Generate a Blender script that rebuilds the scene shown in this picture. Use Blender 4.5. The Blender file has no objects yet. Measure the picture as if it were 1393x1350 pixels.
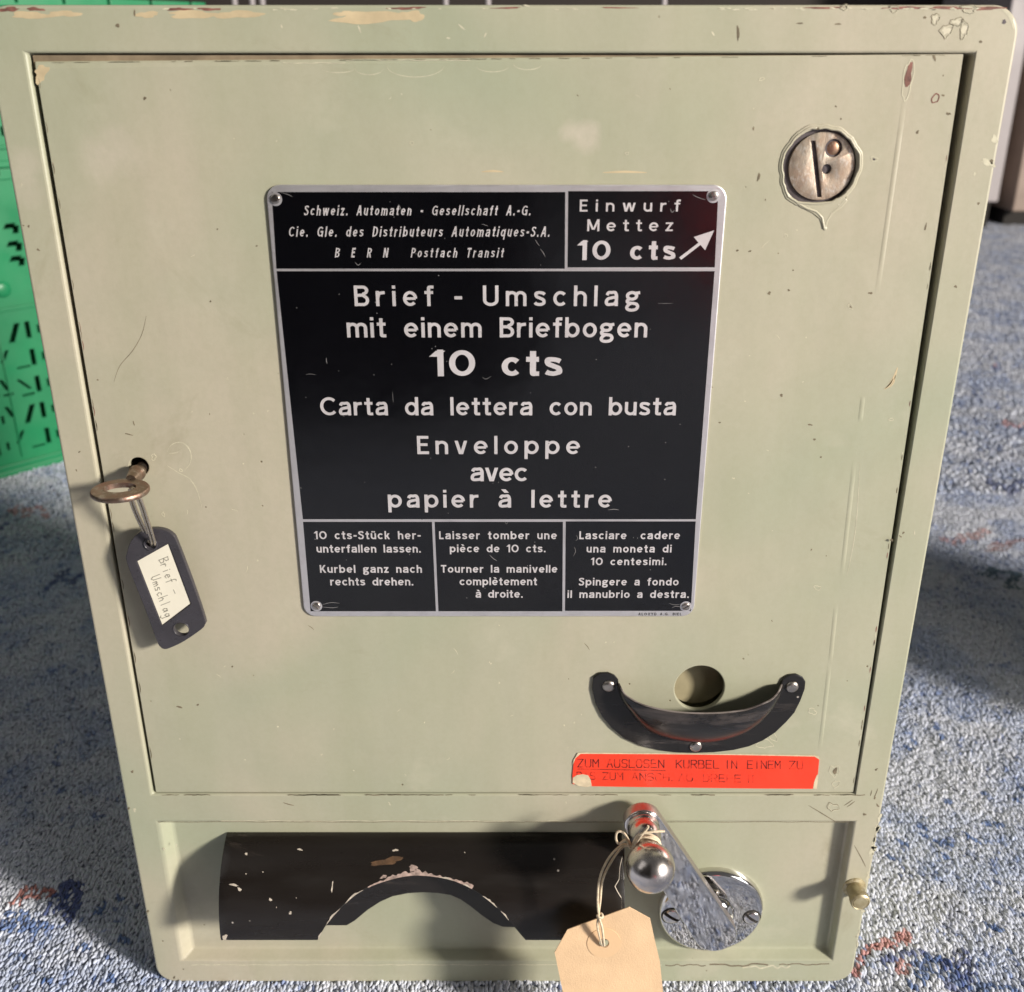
import bpy, bmesh, math, random
import numpy as np
from mathutils import Vector, Matrix
random.seed(7)
RAD = math.radians
SC = bpy.context.scene
COL = SC.collection

# ------------------------------------------------------------------ camera
F, CX, CY, D = 1400.0, 696.5, 675.0, 0.42      # the photograph's optics; D = metres from lens to the front of the cabinet
TH = math.atan(F / 3283.0)
CAMZ = D * math.tan(math.atan((1338 - CY) / F) + TH)
cam = bpy.data.cameras.new("camera")
camo = bpy.data.objects.new("camera", cam); COL.objects.link(camo)
camo.location = (0, -D, CAMZ)
camo.rotation_euler = (math.pi / 2 - TH, 0, 0)
cam.sensor_fit = 'HORIZONTAL'; cam.sensor_width = 36.0; cam.lens = 36.0 * F / 1393.0
cam.clip_start = 0.01; cam.clip_end = 60
cam.dof.use_dof = True; cam.dof.focus_distance = 0.47; cam.dof.aperture_fstop = 13.0
SC.camera = camo

# ------------------------------------------------------------------ light and exposure
SC.view_settings.view_transform = 'Standard'; SC.view_settings.look = 'None'
SC.view_settings.exposure = 0.0; SC.view_settings.gamma = 1.0
world = bpy.data.worlds.new("World"); SC.world = world; world.use_nodes = True
bg = world.node_tree.nodes['Background']
bg.inputs[0].default_value = (0.95, 0.93, 0.92, 1); bg.inputs[1].default_value = 0.10

def area(name, loc, target, size, power, color, size_y=None):
    l = bpy.data.lights.new(name, 'AREA'); l.energy = power; l.color = color
    if size_y: l.shape = 'RECTANGLE'; l.size = size; l.size_y = size_y
    else: l.shape = 'DISK'; l.size = size
    o = bpy.data.objects.new(name, l); COL.objects.link(o); o.location = loc
    o.rotation_euler = (Vector(target) - Vector(loc)).to_track_quat('-Z', 'Y').to_euler()
    return o
az, el, dist = RAD(33), RAD(18.5), 5.0
sd = Vector((math.cos(az) * math.cos(el), -math.sin(az) * math.cos(el), math.sin(el)))
area("low_sun_through_window", tuple(sd * dist + Vector((0, 0, .2))), (0, 0, .2), 0.66, 450, (1.0, 0.925, 0.82))
area("window_daylight", (2.1, -1.7, .75), (0, .0, .25), 1.1, 19, (0.97, 0.97, 1.0), 1.1)
area("room_daylight", (-1.2, -.8, 1.2), (0, .0, .25), .8, 2.5, (1.0, 0.96, 0.92), 1.2)

# ------------------------------------------------------------------ pixel of the photograph -> point on a real plane
def P(px, py, y=0.0):
    a = math.atan((py - CY) / F); ph = a + TH; d = D + y
    z = d / math.cos(ph) * math.cos(a)
    return ((px - CX) / F * z, CAMZ - d * math.tan(ph))
def PV(px, py, y=0.0):
    x, z = P(px, py, y); return Vector((x, y, z))
def FL(px, py, h=0.0):
    a = math.atan((py - CY) / F); ph = a + TH
    d = (CAMZ - h) / math.tan(ph); z = d / math.cos(ph) * math.cos(a)
    return ((px - CX) / F * z, d - D)

# ------------------------------------------------------------------ materials
def rgb(c): return (c[0], c[1], c[2], 1)
class NT:
    def __init__(s, name):
        s.m = bpy.data.materials.new(name); s.m.use_nodes = True
        s.t = s.m.node_tree; s.b = s.t.nodes['Principled BSDF']
    def n(s, typ, **kw):
        x = s.t.nodes.new(typ)
        for k, v in kw.items():
            if k in x.inputs.keys(): x.inputs[k].default_value = v
            else: setattr(x, k, v)
        return x
    def l(s, a, b): s.t.links.new(a, b)
    def coord(s, scale=(1, 1, 1)):
        tc = s.n('ShaderNodeTexCoord'); mp = s.n('ShaderNodeMapping'); mp.inputs['Scale'].default_value = scale
        s.l(tc.outputs['Object'], mp.inputs[0]); return mp.outputs[0]
    def noise(s, co, scale, detail=4, rough=.55, dist=0):
        x = s.n('ShaderNodeTexNoise'); x.inputs['Scale'].default_value = scale; x.inputs['Detail'].default_value = detail
        x.inputs['Roughness'].default_value = rough; x.inputs['Distortion'].default_value = dist
        s.l(co, x.inputs['Vector']); return x.outputs['Fac']
    def ramp(s, fac, stops):
        r = s.n('ShaderNodeValToRGB'); e = r.color_ramp.elements
        while len(e) < len(stops): e.new(.5)
        for i, (p, c) in enumerate(stops):
            e[i].position = p; e[i].color = rgb(c) if hasattr(c, '__len__') else (c, c, c, 1)
        s.l(fac, r.inputs[0]); return r.outputs[0]
    def mix(s, fac, a, b):
        m = s.n('ShaderNodeMix'); m.data_type = 'RGBA'
        for sock, v in ((m.inputs[0], fac), (m.inputs[6], a), (m.inputs[7], b)):
            if hasattr(v, 'is_linked') or hasattr(v, 'links'): s.l(v, sock)
            elif hasattr(v, '__len__'): sock.default_value = rgb(v)
            else: sock.default_value = v
        return m.outputs[2]
    def bump(s, h, strength=.3, distance=.001, prev=None):
        b = s.n('ShaderNodeBump'); b.inputs['Strength'].default_value = strength; b.inputs['Distance'].default_value = distance
        s.l(h, b.inputs['Height'])
        if prev: s.l(prev, b.inputs['Normal'])
        return b.outputs[0]
    def col(s, c): 
        if hasattr(c, 'links'): s.l(c, s.b.inputs['Base Color'])
        else: s.b.inputs['Base Color'].default_value = rgb(c)
    def rough(s, c):
        if hasattr(c, 'links'): s.l(c, s.b.inputs['Roughness'])
        else: s.b.inputs['Roughness'].default_value = c
def simple(name, c, rough=.5, metal=0, var=.0, scale=60, bump=0, bscale=200, spec=.5):
    m = NT(name); m.b.inputs['Metallic'].default_value = metal; m.b.inputs['Specular IOR Level'].default_value = spec
    co = m.coord()
    if var:
        f = m.noise(co, scale)
        m.col(m.mix(m.ramp(f, [(.3, 0), (.7, 1)]), tuple(v * (1 - var) for v in c), tuple(min(1, v * (1 + var)) for v in c)))
        m.rough(m.ramp(m.noise(co, scale * 1.7), [(.3, max(0, rough - .12)), (.7, min(1, rough + .12))]))
    else: m.col(c); m.rough(rough)
    if bump: m.l(m.bump(m.noise(co, bscale, 3), bump, .0006), m.b.inputs['Normal'])
    return m.m

def paint_material():
    m = NT("sage_green_enamel"); co = m.coord(); cs = m.coord((1, 1, .18))
    a = m.noise(co, 5.5, 3, .5, .6)
    c = m.mix(m.ramp(a, [(.36, 0), (.62, 1)]), (.365, .385, .280), (.465, .425, .330))
    b = m.noise(cs, 34, 4, .6)
    c = m.mix(m.ramp(b, [(.42, 0), (.75, .35)]), c, (.33, .345, .225))
    p = m.noise(co, 16, 5, .62, .3)                       # faded rubbed patches
    c = m.mix(m.ramp(p, [(.60, 0), (.70, .38)]), c, (.52, .495, .39))
    g = m.noise(co, 9.3, 6, .7, 1.2)                      # grime
    c = m.mix(m.ramp(g, [(.62, 0), (.74, .38)]), c, (.26, .235, .15))
    v = m.n('ShaderNodeTexVoronoi'); v.inputs['Scale'].default_value = 95; v.feature = 'F1'; m.l(co, v.inputs['Vector'])
    sp = m.ramp(v.outputs['Distance'], [(.035, 1), (.06, 0)])
    gate = m.ramp(m.noise(co, 13, 2), [(.57, 0), (.6, 1)])
    mm = m.n('ShaderNodeMath'); mm.operation = 'MULTIPLY'; m.l(sp, mm.inputs[0]); m.l(gate, mm.inputs[1])
    c = m.mix(mm.outputs[0], c, (.16, .13, .075))
    tcs = m.n('ShaderNodeTexCoord'); wn = m.noise(co, 38, 4, .65, .4)
    for (px_, py_, r_, k_) in ((150, 215, .0115, .85), (798, 187, .0060, 1.0), (774, 177, .0045, .8), (33, 228, .0075, .7), (36, 262, .0075, .5), (1070, 150, .017, .30)):
        dn = m.n('ShaderNodeVectorMath'); dn.operation = 'DISTANCE'; m.l(tcs.outputs['Object'], dn.inputs[0]); q = P(px_, py_, 0); dn.inputs[1].default_value = (q[0], 0, q[1])
        a1_ = m.n('ShaderNodeMath'); a1_.operation = 'MULTIPLY_ADD'; m.l(wn, a1_.inputs[0]); a1_.inputs[1].default_value = r_ * 2.2; m.l(dn.outputs['Value'], a1_.inputs[2])
        a2_ = m.n('ShaderNodeMapRange'); m.l(a1_.outputs[0], a2_.inputs['Value']); a2_.inputs['From Min'].default_value = r_ * 2.25; a2_.inputs['From Max'].default_value = r_ * 1.5; a2_.inputs['To Max'].default_value = .55 * k_
        c = m.mix(a2_.outputs[0], c, (.56, .50, .42))
    fs = m.noise(co, 420, 3, .6)
    c = m.mix(m.ramp(fs, [(.35, 0), (.75, .16)]), c, (.30, .29, .19))
    m.col(c)
    m.rough(m.ramp(m.noise(co, 11, 4), [(.3, .27), (.7, .44)]))
    h = m.bump(m.noise(m.coord((1, 1, .35)), 260, 3), .10, .0005)
    h = m.bump(m.noise(co, 26, 2), .16, .004, h); h = m.bump(m.noise(co, 7, 2), .14, .012, h); h = m.bump(m.noise(co, 900, 2), .06, .0003, h)
    h = m.bump(mm.outputs[0], .5, -.0003, h)
    m.l(h, m.b.inputs['Normal'])
    m.b.inputs['Specular IOR Level'].default_value = .45
    return m.m

def black_enamel(name, base=(.011, .0085, .0072), wear=(.06, .048, .04), amt=.62, rough=.27):
    m = NT(name); co = m.coord((.35, 1, 1.8))
    a = m.noise(co, 55, 6, .7, .5)
    c = m.mix(m.ramp(a, [(amt, 0), (amt + .12, .6)]), base, wear)
    v = m.n('ShaderNodeTexVoronoi'); v.inputs['Scale'].default_value = 120; m.l(m.coord(), v.inputs['Vector'])
    g = m.ramp(m.noise(m.coord(), 30, 2), [(.56, 0), (.6, 1)])
    mm = m.n('ShaderNodeMath'); mm.operation = 'MULTIPLY'; m.l(m.ramp(v.outputs['Distance'], [(.05, 1), (.08, 0)]), mm.inputs[0]); m.l(g, mm.inputs[1])
    c = m.mix(mm.outputs[0], c, (.35, .32, .29)); m.col(c)
    m.b.inputs['Specular IOR Level'].default_value = .55
    m.rough(m.ramp(m.noise(co, 40, 4), [(.3, rough - .1), (.7, rough + .16)]))
    m.l(m.bump(m.noise(co, 180, 4), .15, .0004), m.b.inputs['Normal'])
    return m.m

def chrome(name, base=(.72, .70, .68), rough=.09, pit=.35):
    m = NT(name); m.b.inputs['Metallic'].default_value = 1; co = m.coord()
    a = m.noise(co, 70, 5, .65)
    m.col(m.mix(m.ramp(a, [(.55, 0), (.75, pit)]), base, tuple(v * .45 for v in base)))
    m.rough(m.ramp(m.noise(co, 110, 5, .7), [(.40, rough), (.85, rough + .14)]))
    m.l(m.bump(m.noise(co, 160, 3), .02, .0004), m.b.inputs['Normal'])
    return m.m

def brushed(name, base=(.62, .60, .60), rough=.34, sc=(1, 1, 30)):
    m = NT(name); m.b.inputs['Metallic'].default_value = 1; co = m.coord(sc)
    m.col(m.mix(m.ramp(m.noise(m.coord(), 45, 5, .65), [(.5, 0), (.72, .5)]), base, tuple(v * .6 for v in base)))
    m.rough(m.ramp(m.noise(co, 60, 3), [(.3, rough - .08), (.7, rough + .1)]))
    m.l(m.bump(m.noise(co, 90, 2), .08, .0003), m.b.inputs['Normal'])
    return m.m

def lacquer():
    m = NT("black_printed_field"); co = m.coord()
    m.col((.0045, .0045, .006)); m.b.inputs['IOR'].default_value = 1.62
    s = m.noise(m.coord((6, 1, 1)), 150, 4, .75, 2.0)
    m.col(m.mix(m.ramp(s, [(.76, 0), (.82, .5)]), (.0022, .0022, .0032), (.20, .19, .19)))
    m.rough(m.ramp(m.noise(co, 30, 5, .7), [(.3, .12), (.75, .20)]))
    m.l(m.bump(m.noise(co, 24, 3), .12, .002), m.b.inputs['Normal'])
    return m.m

def old_brass(name, a=(.52, .40, .26), b=(.30, .17, .12), c=(.62, .58, .52), rough=.36, metal=.9, sc=140):
    m = NT(name); m.b.inputs['Metallic'].default_value = metal; co = m.coord((1, 1, .6))
    k = m.mix(m.ramp(m.noise(co, sc, 5, .65, .4), [(.38, 0), (.62, 1)]), a, b)
    k = m.mix(m.ramp(m.noise(co, sc * 2.2, 5, .7), [(.52, 0), (.7, .8)]), k, c); m.col(k)
    m.rough(m.ramp(m.noise(co, sc, 4), [(.3, rough - .08), (.7, rough + .2)]))
    m.l(m.bump(m.noise(co, sc * 4, 4), .25, .0004), m.b.inputs['Normal'])
    return m.m

def faded_ink(lo=.56, hi=.70, name="faded_marker_ink"):
    m = NT(name); co = m.coord((1, 1, 1))
    a = m.noise(co, 210, 2, .5)
    m.col(m.mix(m.ramp(a, [(lo, 0), (hi, .92)]), (.07, .006, .008), (.80, .045, .018)))
    m.rough(.5); return m.m

M = {}
M['paint'] = paint_material()
M['black'] = black_enamel("worn_black_enamel")
M['cup'] = black_enamel("worn_black_steel", (.013, .012, .012), (.09, .075, .07), .57, .22)
M['chrome'] = chrome("polished_chrome", rough=.035, pit=.12); M['chrome_ball'] = chrome("worn_chrome", (.60, .56, .54), .22, .8)
M['alu'] = brushed("brushed_aluminium", (.70, .68, .70), .36); M['alu'].node_tree.nodes['Principled BSDF'].inputs['Metallic'].default_value = .72; M['letter'] = simple('pale_aluminium_lettering', (.74, .70, .71), .35, .45, .10, 60)
M['lacquer'] = lacquer()
M['steel'] = brushed("old_steel_screw", (.50, .46, .42), .3)
M['brass'] = old_brass("worn_brass"); M['copper'] = old_brass("tarnished_key_metal", (.24, .18, .135), (.30, .18, .135), (.46, .42, .36), .34)
M['disc'] = old_brass("scratched_coin_disc", (.47, .40, .32), (.38, .28, .21), (.60, .57, .53), .42, .75, 190)
M['knob'] = old_brass("paint_worn_brass_stud", (.50, .44, .28), (.30, .24, .13), (.60, .55, .42), .38, .5, 160)
M['dark'] = simple("painted_hollow_shade", (.02, .018, .015), .8)  # near-black colour stands in for shade inside holes, slots and screw gaps
M['inner'] = simple("beige_inner_wall_paint", (.40, .35, .22), .6, 0, .25, 40)  # beige paint of the wall inside the coin hole
M['bare'] = simple("bare_dark_steel", (.10, .085, .09), .5, .4, .4, 150, .3)
M['ridge'] = simple("thick_old_paint_edge", (.47, .45, .30), .4, 0, .15, 200, .4)
M['chip'] = simple("pale_paint_chip", (.55, .52, .39), .6, 0, .2, 300)
M['tan'] = simple("tan_filler_patch", (.53, .43, .27), .6, 0, .15, 120)
M['primer'] = simple("red_primer", (.20, .085, .065), .7, 0, .5, 250, .3)
M['grime'] = simple("dark_grime", (.16, .13, .085), .8, 0, .4, 300)
M['haze_spot'] = simple("rubbed_pale_paint", (.56, .52, .40), .5, 0, .1, 90)
M['pinkwear'] = simple("exposed_pinkish_underlayer", (.34, .25, .22), .7, 0, .45, 420, .5)
M['cream'] = simple("cream_bare_edge", (.50, .44, .37), .6, 0, .25, 300)
M['red'] = simple("orange_red_tape", (.80, .05, .020), .42, 0, .10, 40, .35, 90)
M['tape_back'] = simple("torn_tape_backing", (.62, .52, .36), .7, 0, .15, 300)
M['ink'] = faded_ink(.50, .66); M['ink2'] = faded_ink(.38, .56, 'nearly_gone_marker_ink')
M['tag_frame'] = simple("dark_grey_plastic", (.045, .042, .050), .28, 0, .15, 80)
M['label'] = simple("cream_label_paper", (.78, .74, .62), .6, 0, .04, 60)
M['pencil'] = simple("pale_pencil_line", (.36, .34, .28), .8)
M['card'] = simple("buff_manila_card", (.70, .49, .30), .75, 0, .09, 55, .3, 1300)
M['cardring'] = simple("buff_card_ring", (.70, .48, .285), .7)
M['string'] = simple("cream_cotton_string", (.70, .58, .42), .85, 0, .2, 900, .6, 2500)
M['wire'] = simple('steel_ring_wire', (.52, .46, .38), .28, .85, .12, 30)
M['blacktext'] = simple("black_print", (.02, .02, .02), .6)
M['green'] = simple("green_plastic", (.014, .235, .095), .42, 0, .10, 14, .1, 60)
M['white'] = simple("white_cupboard_paint", (.46, .42, .43), .5, 0, .05, 5)
M['brown'] = simple("brown_wood", (.22, .15, .11), .55, 0, .3, 12)
M['darkwood'] = simple("dark_plinth", (.018, .014, .012), .7)
M['wall'] = simple("dim_wall", (.05, .04, .035), .8)

# ------------------------------------------------------------------ mesh helpers
def link(name, me, mat=None, parent=None, smooth=None, loc=None):
    o = bpy.data.objects.new(name, me); COL.objects.link(o)
    if mat is not None:
        me.materials.clear(); me.materials.append(M[mat] if isinstance(mat, str) else mat)
    if parent is not None:
        o.parent = parent
        o.matrix_parent_inverse = parent_world(parent).inverted()
    if smooth is not None: shade(me, smooth)
    return o
def parent_world(p):
    m = Matrix.Translation(p.location) @ p.rotation_euler.to_matrix().to_4x4()
    if p.parent: m = parent_world(p.parent) @ p.matrix_parent_inverse @ m
    return m
def shade(me, ang=40):
    bm = bmesh.new(); bm.from_mesh(me)
    for f in bm.faces: f.smooth = not (len(f.verts) > 6 or f.calc_area() > 1.5e-4)
    for e in bm.edges:
        if len(e.link_faces) == 2: e.smooth = e.calc_face_angle(0) < RAD(ang)
    bm.to_mesh(me); bm.free()
def me_from(bm, name):
    bmesh.ops.recalc_face_normals(bm, faces=bm.faces)
    me = bpy.data.meshes.new(name); bm.to_mesh(me); bm.free(); return me
def prism(bm, pts, y0, y1, pts2=None):
    """closed outline (x,z) extruded from y0 (front) to y1 (back)"""
    a = [bm.verts.new((x, y0, z)) for x, z in pts]; b = [bm.verts.new((x, y1, z)) for x, z in (pts2 or pts)]
    bm.faces.new(a); bm.faces.new(b[::-1]); n = len(a)
    for i in range(n): bm.faces.new((a[i], b[i], b[(i + 1) % n], a[(i + 1) % n]))
def box(bm, x0, x1, y0, y1, z0, z1): prism(bm, [(x0, z0), (x1, z0), (x1, z1), (x0, z1)], y0, y1)
def rrect(x0, x1, z0, z1, r, n=6):
    out = []
    for cx, cz, a0 in ((x1 - r, z1 - r, 0), (x0 + r, z1 - r, 90), (x0 + r, z0 + r, 180), (x1 - r, z0 + r, 270)):
        for i in range(n + 1):
            a = RAD(a0 + 90 * i / n); out.append((cx + r * math.cos(a), cz + r * math.sin(a)))
    return out
def circ(x, z, r, n=40, rz=None): return [(x + r * math.cos(2 * math.pi * i / n), z + (rz or r) * math.sin(2 * math.pi * i / n)) for i in range(n)]
def realize(o, mods):
    for kind, kw in mods:
        m = o.modifiers.new(kind.lower(), kind)
        for k, v in kw.items(): setattr(m, k, v)
    dg = bpy.context.evaluated_depsgraph_get(); dg.update()
    me = bpy.data.meshes.new_from_object(o.evaluated_get(dg))
    return me
def cut(bm_main, cutters, bevel=0, seg=2, ang=35):
    """boolean + bevel, returned as a plain mesh"""
    me = me_from(bm_main, "tmp"); o = link("tmp_main", me); tmp = [o]; mods = []
    for c in cutters:
        co = link("tmp_cut", me_from(c, "tmpc")); tmp.append(co)
        mods.append(('BOOLEAN', dict(operation='DIFFERENCE', solver='EXACT', object=co, use_self=True)))
    if bevel: mods.append(('BEVEL', dict(width=bevel, segments=seg, limit_method='ANGLE', angle_limit=RAD(ang), use_clamp_overlap=True)))
    r = realize(o, mods)
    for t in tmp: bpy.data.objects.remove(t)
    return r
def bm_prism(pts, y0, y1, pts2=None):
    b = bmesh.new(); prism(b, pts, y0, y1, pts2); return b
def lathe(bm, cx, cz, prof, n=48, axis=(0, -1, 0), y0=0, ring_close=True):
    """prof: list of (radius, distance towards the camera from y0)"""
    rings = []
    for r, d in prof:
        if r < 1e-6: rings.append([bm.verts.new((cx, y0 - d, cz))])
        else: rings.append([bm.verts.new((cx + r * math.cos(2 * math.pi * i / n), y0 - d, cz + r * math.sin(2 * math.pi * i / n))) for i in range(n)])
    for A, B in zip(rings, rings[1:]):
        for i in range(n):
            j = (i + 1) % n
            if len(A) == 1 and len(B) == 1: continue
            if len(A) == 1: bm.faces.new((A[0], B[i], B[j]))
            elif len(B) == 1: bm.faces.new((A[i], A[j], B[0]))
            else: bm.faces.new((A[i], A[j], B[j], B[i]))
def tube(bm, pts, r, n=8, closed=False, taper=None):
    pts = [Vector(p) for p in pts]; N = len(pts); rings = []; up = Vector((0, 0, 1))
    prev = None
    for i, p in enumerate(pts):
        a = pts[(i - 1) % N] if closed or i > 0 else p; b = pts[(i + 1) % N] if closed or i < N - 1 else p
        t = (b - a).normalized()
        if prev is None:
            s = t.cross(up); s = s if s.length > .05 else t.cross(Vector((1, 0, 0)))
        else: s = prev - t * prev.dot(t)
        s.normalize(); prev = s; u = t.cross(s)
        rr = r if taper is None else r * taper(i / (N - 1))
        rings.append([bm.verts.new(p + s * rr * math.cos(2 * math.pi * k / n) + u * rr * math.sin(2 * math.pi * k / n)) for k in range(n)])
    for i in range(N if closed else N - 1):
        A, B = rings[i], rings[(i + 1) % N]
        for k in range(n): bm.faces.new((A[k], A[(k + 1) % n], B[(k + 1) % n], B[k]))
    if not closed:
        bm.faces.new(rings[0][::-1]); bm.faces.new(rings[-1])
def spline(pts, per=8, closed=False):
    P_ = [Vector(p) for p in pts]; out = []; n = len(P_)
    g = (lambda i: P_[i % n]) if closed else (lambda i: P_[max(0, min(n - 1, i))])
    for i in range(n if closed else n - 1):
        a, b, c, d = g(i - 1), g(i), g(i + 1), g(i + 2)
        for k in range(per):
            t = k / per
            out.append(.5 * ((2 * b) + (-a + c) * t + (2 * a - 5 * b + 4 * c - d) * t * t + (-a + 3 * b - 3 * c + d) * t ** 3))
    if not closed: out.append(P_[-1].copy())
    return out
def empty(name, loc, label, cat, group=None):
    o = bpy.data.objects.new(name, None); COL.objects.link(o); o.location = loc; o.empty_display_size = .02
    o['label'] = label; o['category'] = cat
    if group: o['group'] = group
    return o
def struct(o): o['kind'] = 'structure'; return o

# ------------------------------------------------------------------ the cabinet
XL, XR, ZT, DEPTH = -.1965, .1885, .4914, .16
machine = empty("vending_machine", (0, DEPTH / 2, 0), "sage green steel vending cabinet for envelopes standing on the blue grey carpet", "vending machine")
outer = rrect(XL, XR, .001, ZT, .0105, 8)
OL, OR_, OT, OB = -.1820, .1738, .4750, .1303
b0 = bm_prism(outer, 0, DEPTH)
door_cut = bm_prism([(OL, OB), (OR_, OB), (OR_, OT), (OL, OT)], -.01, .016)
RL, RR, RT, RB = -.1815, .1756, .1127, .0172
rec_cut = bm_prism([(RL - .0008, RB - .0008), (RR + .0004, RB - .0008), (RR + .0004, RT + .0003), (RL - .0008, RT + .0003)], -.0012, .0062,
                   [(RL + .0050, RB + .0030), (RR - .0008, RB + .0030), (RR - .0008, RT - .0010), (RL + .0050, RT - .0010)])
me = cut(b0, [door_cut, rec_cut], .0011, 3)
link("body", me, 'paint', machine, 40)

# door, set a hair behind the frame
DY = .0010
dq = [P(211.5, 1078, DY), P(1161.5, 1078, DY), P(1311, 73.8, DY), P(46.5, 84, DY)]
kx, kz = P(189, 635, DY)
hx, hz = P(951.5, 936.5, DY)
sx, sz = P(1117, 228.5, DY)
def wob(cx, cz, r, amp, n=60, seed=1, rz=None, freq=(3, 5, 9)):
    rnd = random.Random(seed); ph = [rnd.uniform(0, 6.28) for _ in freq]; out = []
    for i in range(n):
        a = 2 * math.pi * i / n; k = 1 + amp * sum(math.sin(f * a + p) / (1 + .3 * j) for j, (f, p) in enumerate(zip(freq, ph)))
        out.append((cx + r * k * math.cos(a), cz + (rz or r) * k * math.sin(a)))
    return out
bd = bm_prism(dq, DY, DY + .0028)
me = cut(bd, [bm_prism(circ(kx, kz, .0042, 32), -.01, .02), bm_prism(circ(hx, hz, .0120, 56, .0126), -.01, .02),
              bm_prism(circ(sx - .0006, sz, .0146, 64), -.01, .02)], .0005, 2)
door = link("door", me, 'paint', machine, 40)
# inner parts seen through the holes
bm = bmesh.new()
prism(bm, circ(hx, hz, .0150, 48), .0105, .0115)
link("chute_wall", me_from(bm, "chute_wall"), 'inner', door)
bm = bmesh.new(); prism(bm, circ(kx, kz, .006, 32), .0095, .0105)
link("lock_back", me_from(bm, "lock_back"), 'dark', door)

bm = bmesh.new(); box(bm, OL + .0012, OR_ - .004, DY + .0012, DY + .0035, OT - .0050, OT - .0006)
link("top_ledge", me_from(bm, "top_ledge"), simple("brown_stained_ledge", (.24, .185, .12), .6, 0, .3, 90), door)
# raised welded seam down the right side of the door
for y0, y1, xa, xb in ((138, 402, 1231.5, 1194), (540, 575, 1175, 1171), (628, 785, 1163.5, 1146), (825, 905, 1138, 1130), (905, 1022, 1129.5, 1116)):
    A = PV(xa, y0, 0); B = PV(xb, y1, 0); bm = bmesh.new(); rows = []
    for i in range(25):
        t = i / 24; q = A + (B - A) * t; e_ = min(1, 5 * t, 5 * (1 - t)); wob_ = 1
        rows.append([bm.verts.new((q.x + u * .00105 * wob_, DY - .00015 * e_ * (1 - u * u) - .00001, q.z)) for u in (-1, -.66, -.33, 0, .33, .66, 1)])
    for a, b_ in zip(rows, rows[1:]):
        for k in range(6): bm.faces.new((a[k], a[k + 1], b_[k + 1], b_[k]))
    link("seam_bead", me_from(bm, "seam_bead"), 'paint', door, 80)

# ---- surface marks with real outline and thickness
def mark_prism(bm, outline_px, y, th, jitter=.0, rnd=random):
    pts = [P(px + rnd.uniform(-jitter, jitter), py + rnd.uniform(-jitter, jitter), y) for px, py in outline_px]
    try: prism(bm, pts, y - th, y + .00002)
    except Exception: pass
def blob_px(cx, cy, rx, ry, rot=0, amp=.18, n=22, seed=0):
    rnd = random.Random(seed * 77 + 5); ph = [rnd.uniform(0, 6.3) for _ in range(4)]; out = []
    for i in range(n):
        a = 2 * math.pi * i / n; k = 1 + amp * (math.sin(2 * a + ph[0]) * .7 + math.sin(3 * a + ph[1]) * .6 + math.sin(5 * a + ph[2]) * .5 + math.sin(8 * a + ph[3]) * .3)
        x, y = rx * k * math.cos(a), ry * k * math.sin(a); c, s = math.cos(rot), math.sin(rot)
        out.append((cx + x * c - y * s, cy + x * s + y * c))
    return out
def ribbon_px(pts, w, taper=True):
    """outline of a thin stroke following pts (px)"""
    p = [Vector((a, b, 0)) for a, b in pts]; p = spline(p, 4); L, R = [], []; n = len(p)
    for i, q in enumerate(p):
        t = (p[min(n - 1, i + 1)] - p[max(0, i - 1)]).normalized(); nn = Vector((-t.y, t.x, 0))
        k = w * (.25 + .75 * math.sin(math.pi * i / (n - 1)) if taper else 1) * .5
        L.append((q.x + nn.x * k, q.y + nn.y * k)); R.append((q.x - nn.x * k, q.y - nn.y * k))
    return L, R
def stroke(bm, pts, w, y, th, taper=True):
    L, R = ribbon_px(pts, w, taper)
    l = [P(a, b, y) for a, b in L]; r = [P(a, b, y) for a, b in R]
    va = [bm.verts.new((x, y - th, z)) for x, z in l]; vb = [bm.verts.new((x, y - th, z)) for x, z in r]
    wa = [bm.verts.new((x, y + .00002, z)) for x, z in l]; wb = [bm.verts.new((x, y + .00002, z)) for x, z in r]
    for i in range(len(l) - 1):
        bm.faces.new((va[i], va[i + 1], vb[i + 1], vb[i])); bm.faces.new((va[i], wa[i], wa[i + 1], va[i + 1])); bm.faces.new((vb[i], vb[i + 1], wb[i + 1], wb[i]))
BODY = 0.0
layers = {}
def L(mat, on):  # one collecting mesh per material and per carrier
    return layers.setdefault((mat, on), bmesh.new())
def Y(on): return BODY if on == 'body' else DY
def blot(mat, on, cx, cy, rx, ry, rot=0, amp=.18, seed=0, th=.00006):
    if on == 'body' and cy < 14: cy = 10.6 + (cy - 6) * .42
    mark_prism(L(mat, on), blob_px(cx, cy, rx, ry, rot, amp, 26, seed or int(cx * 3 + cy)), Y(on), th)
def scr(mat, on, pts, w=1.2, th=.00005, taper=True): stroke(L(mat, on), pts, w, Y(on), th, taper)
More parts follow.
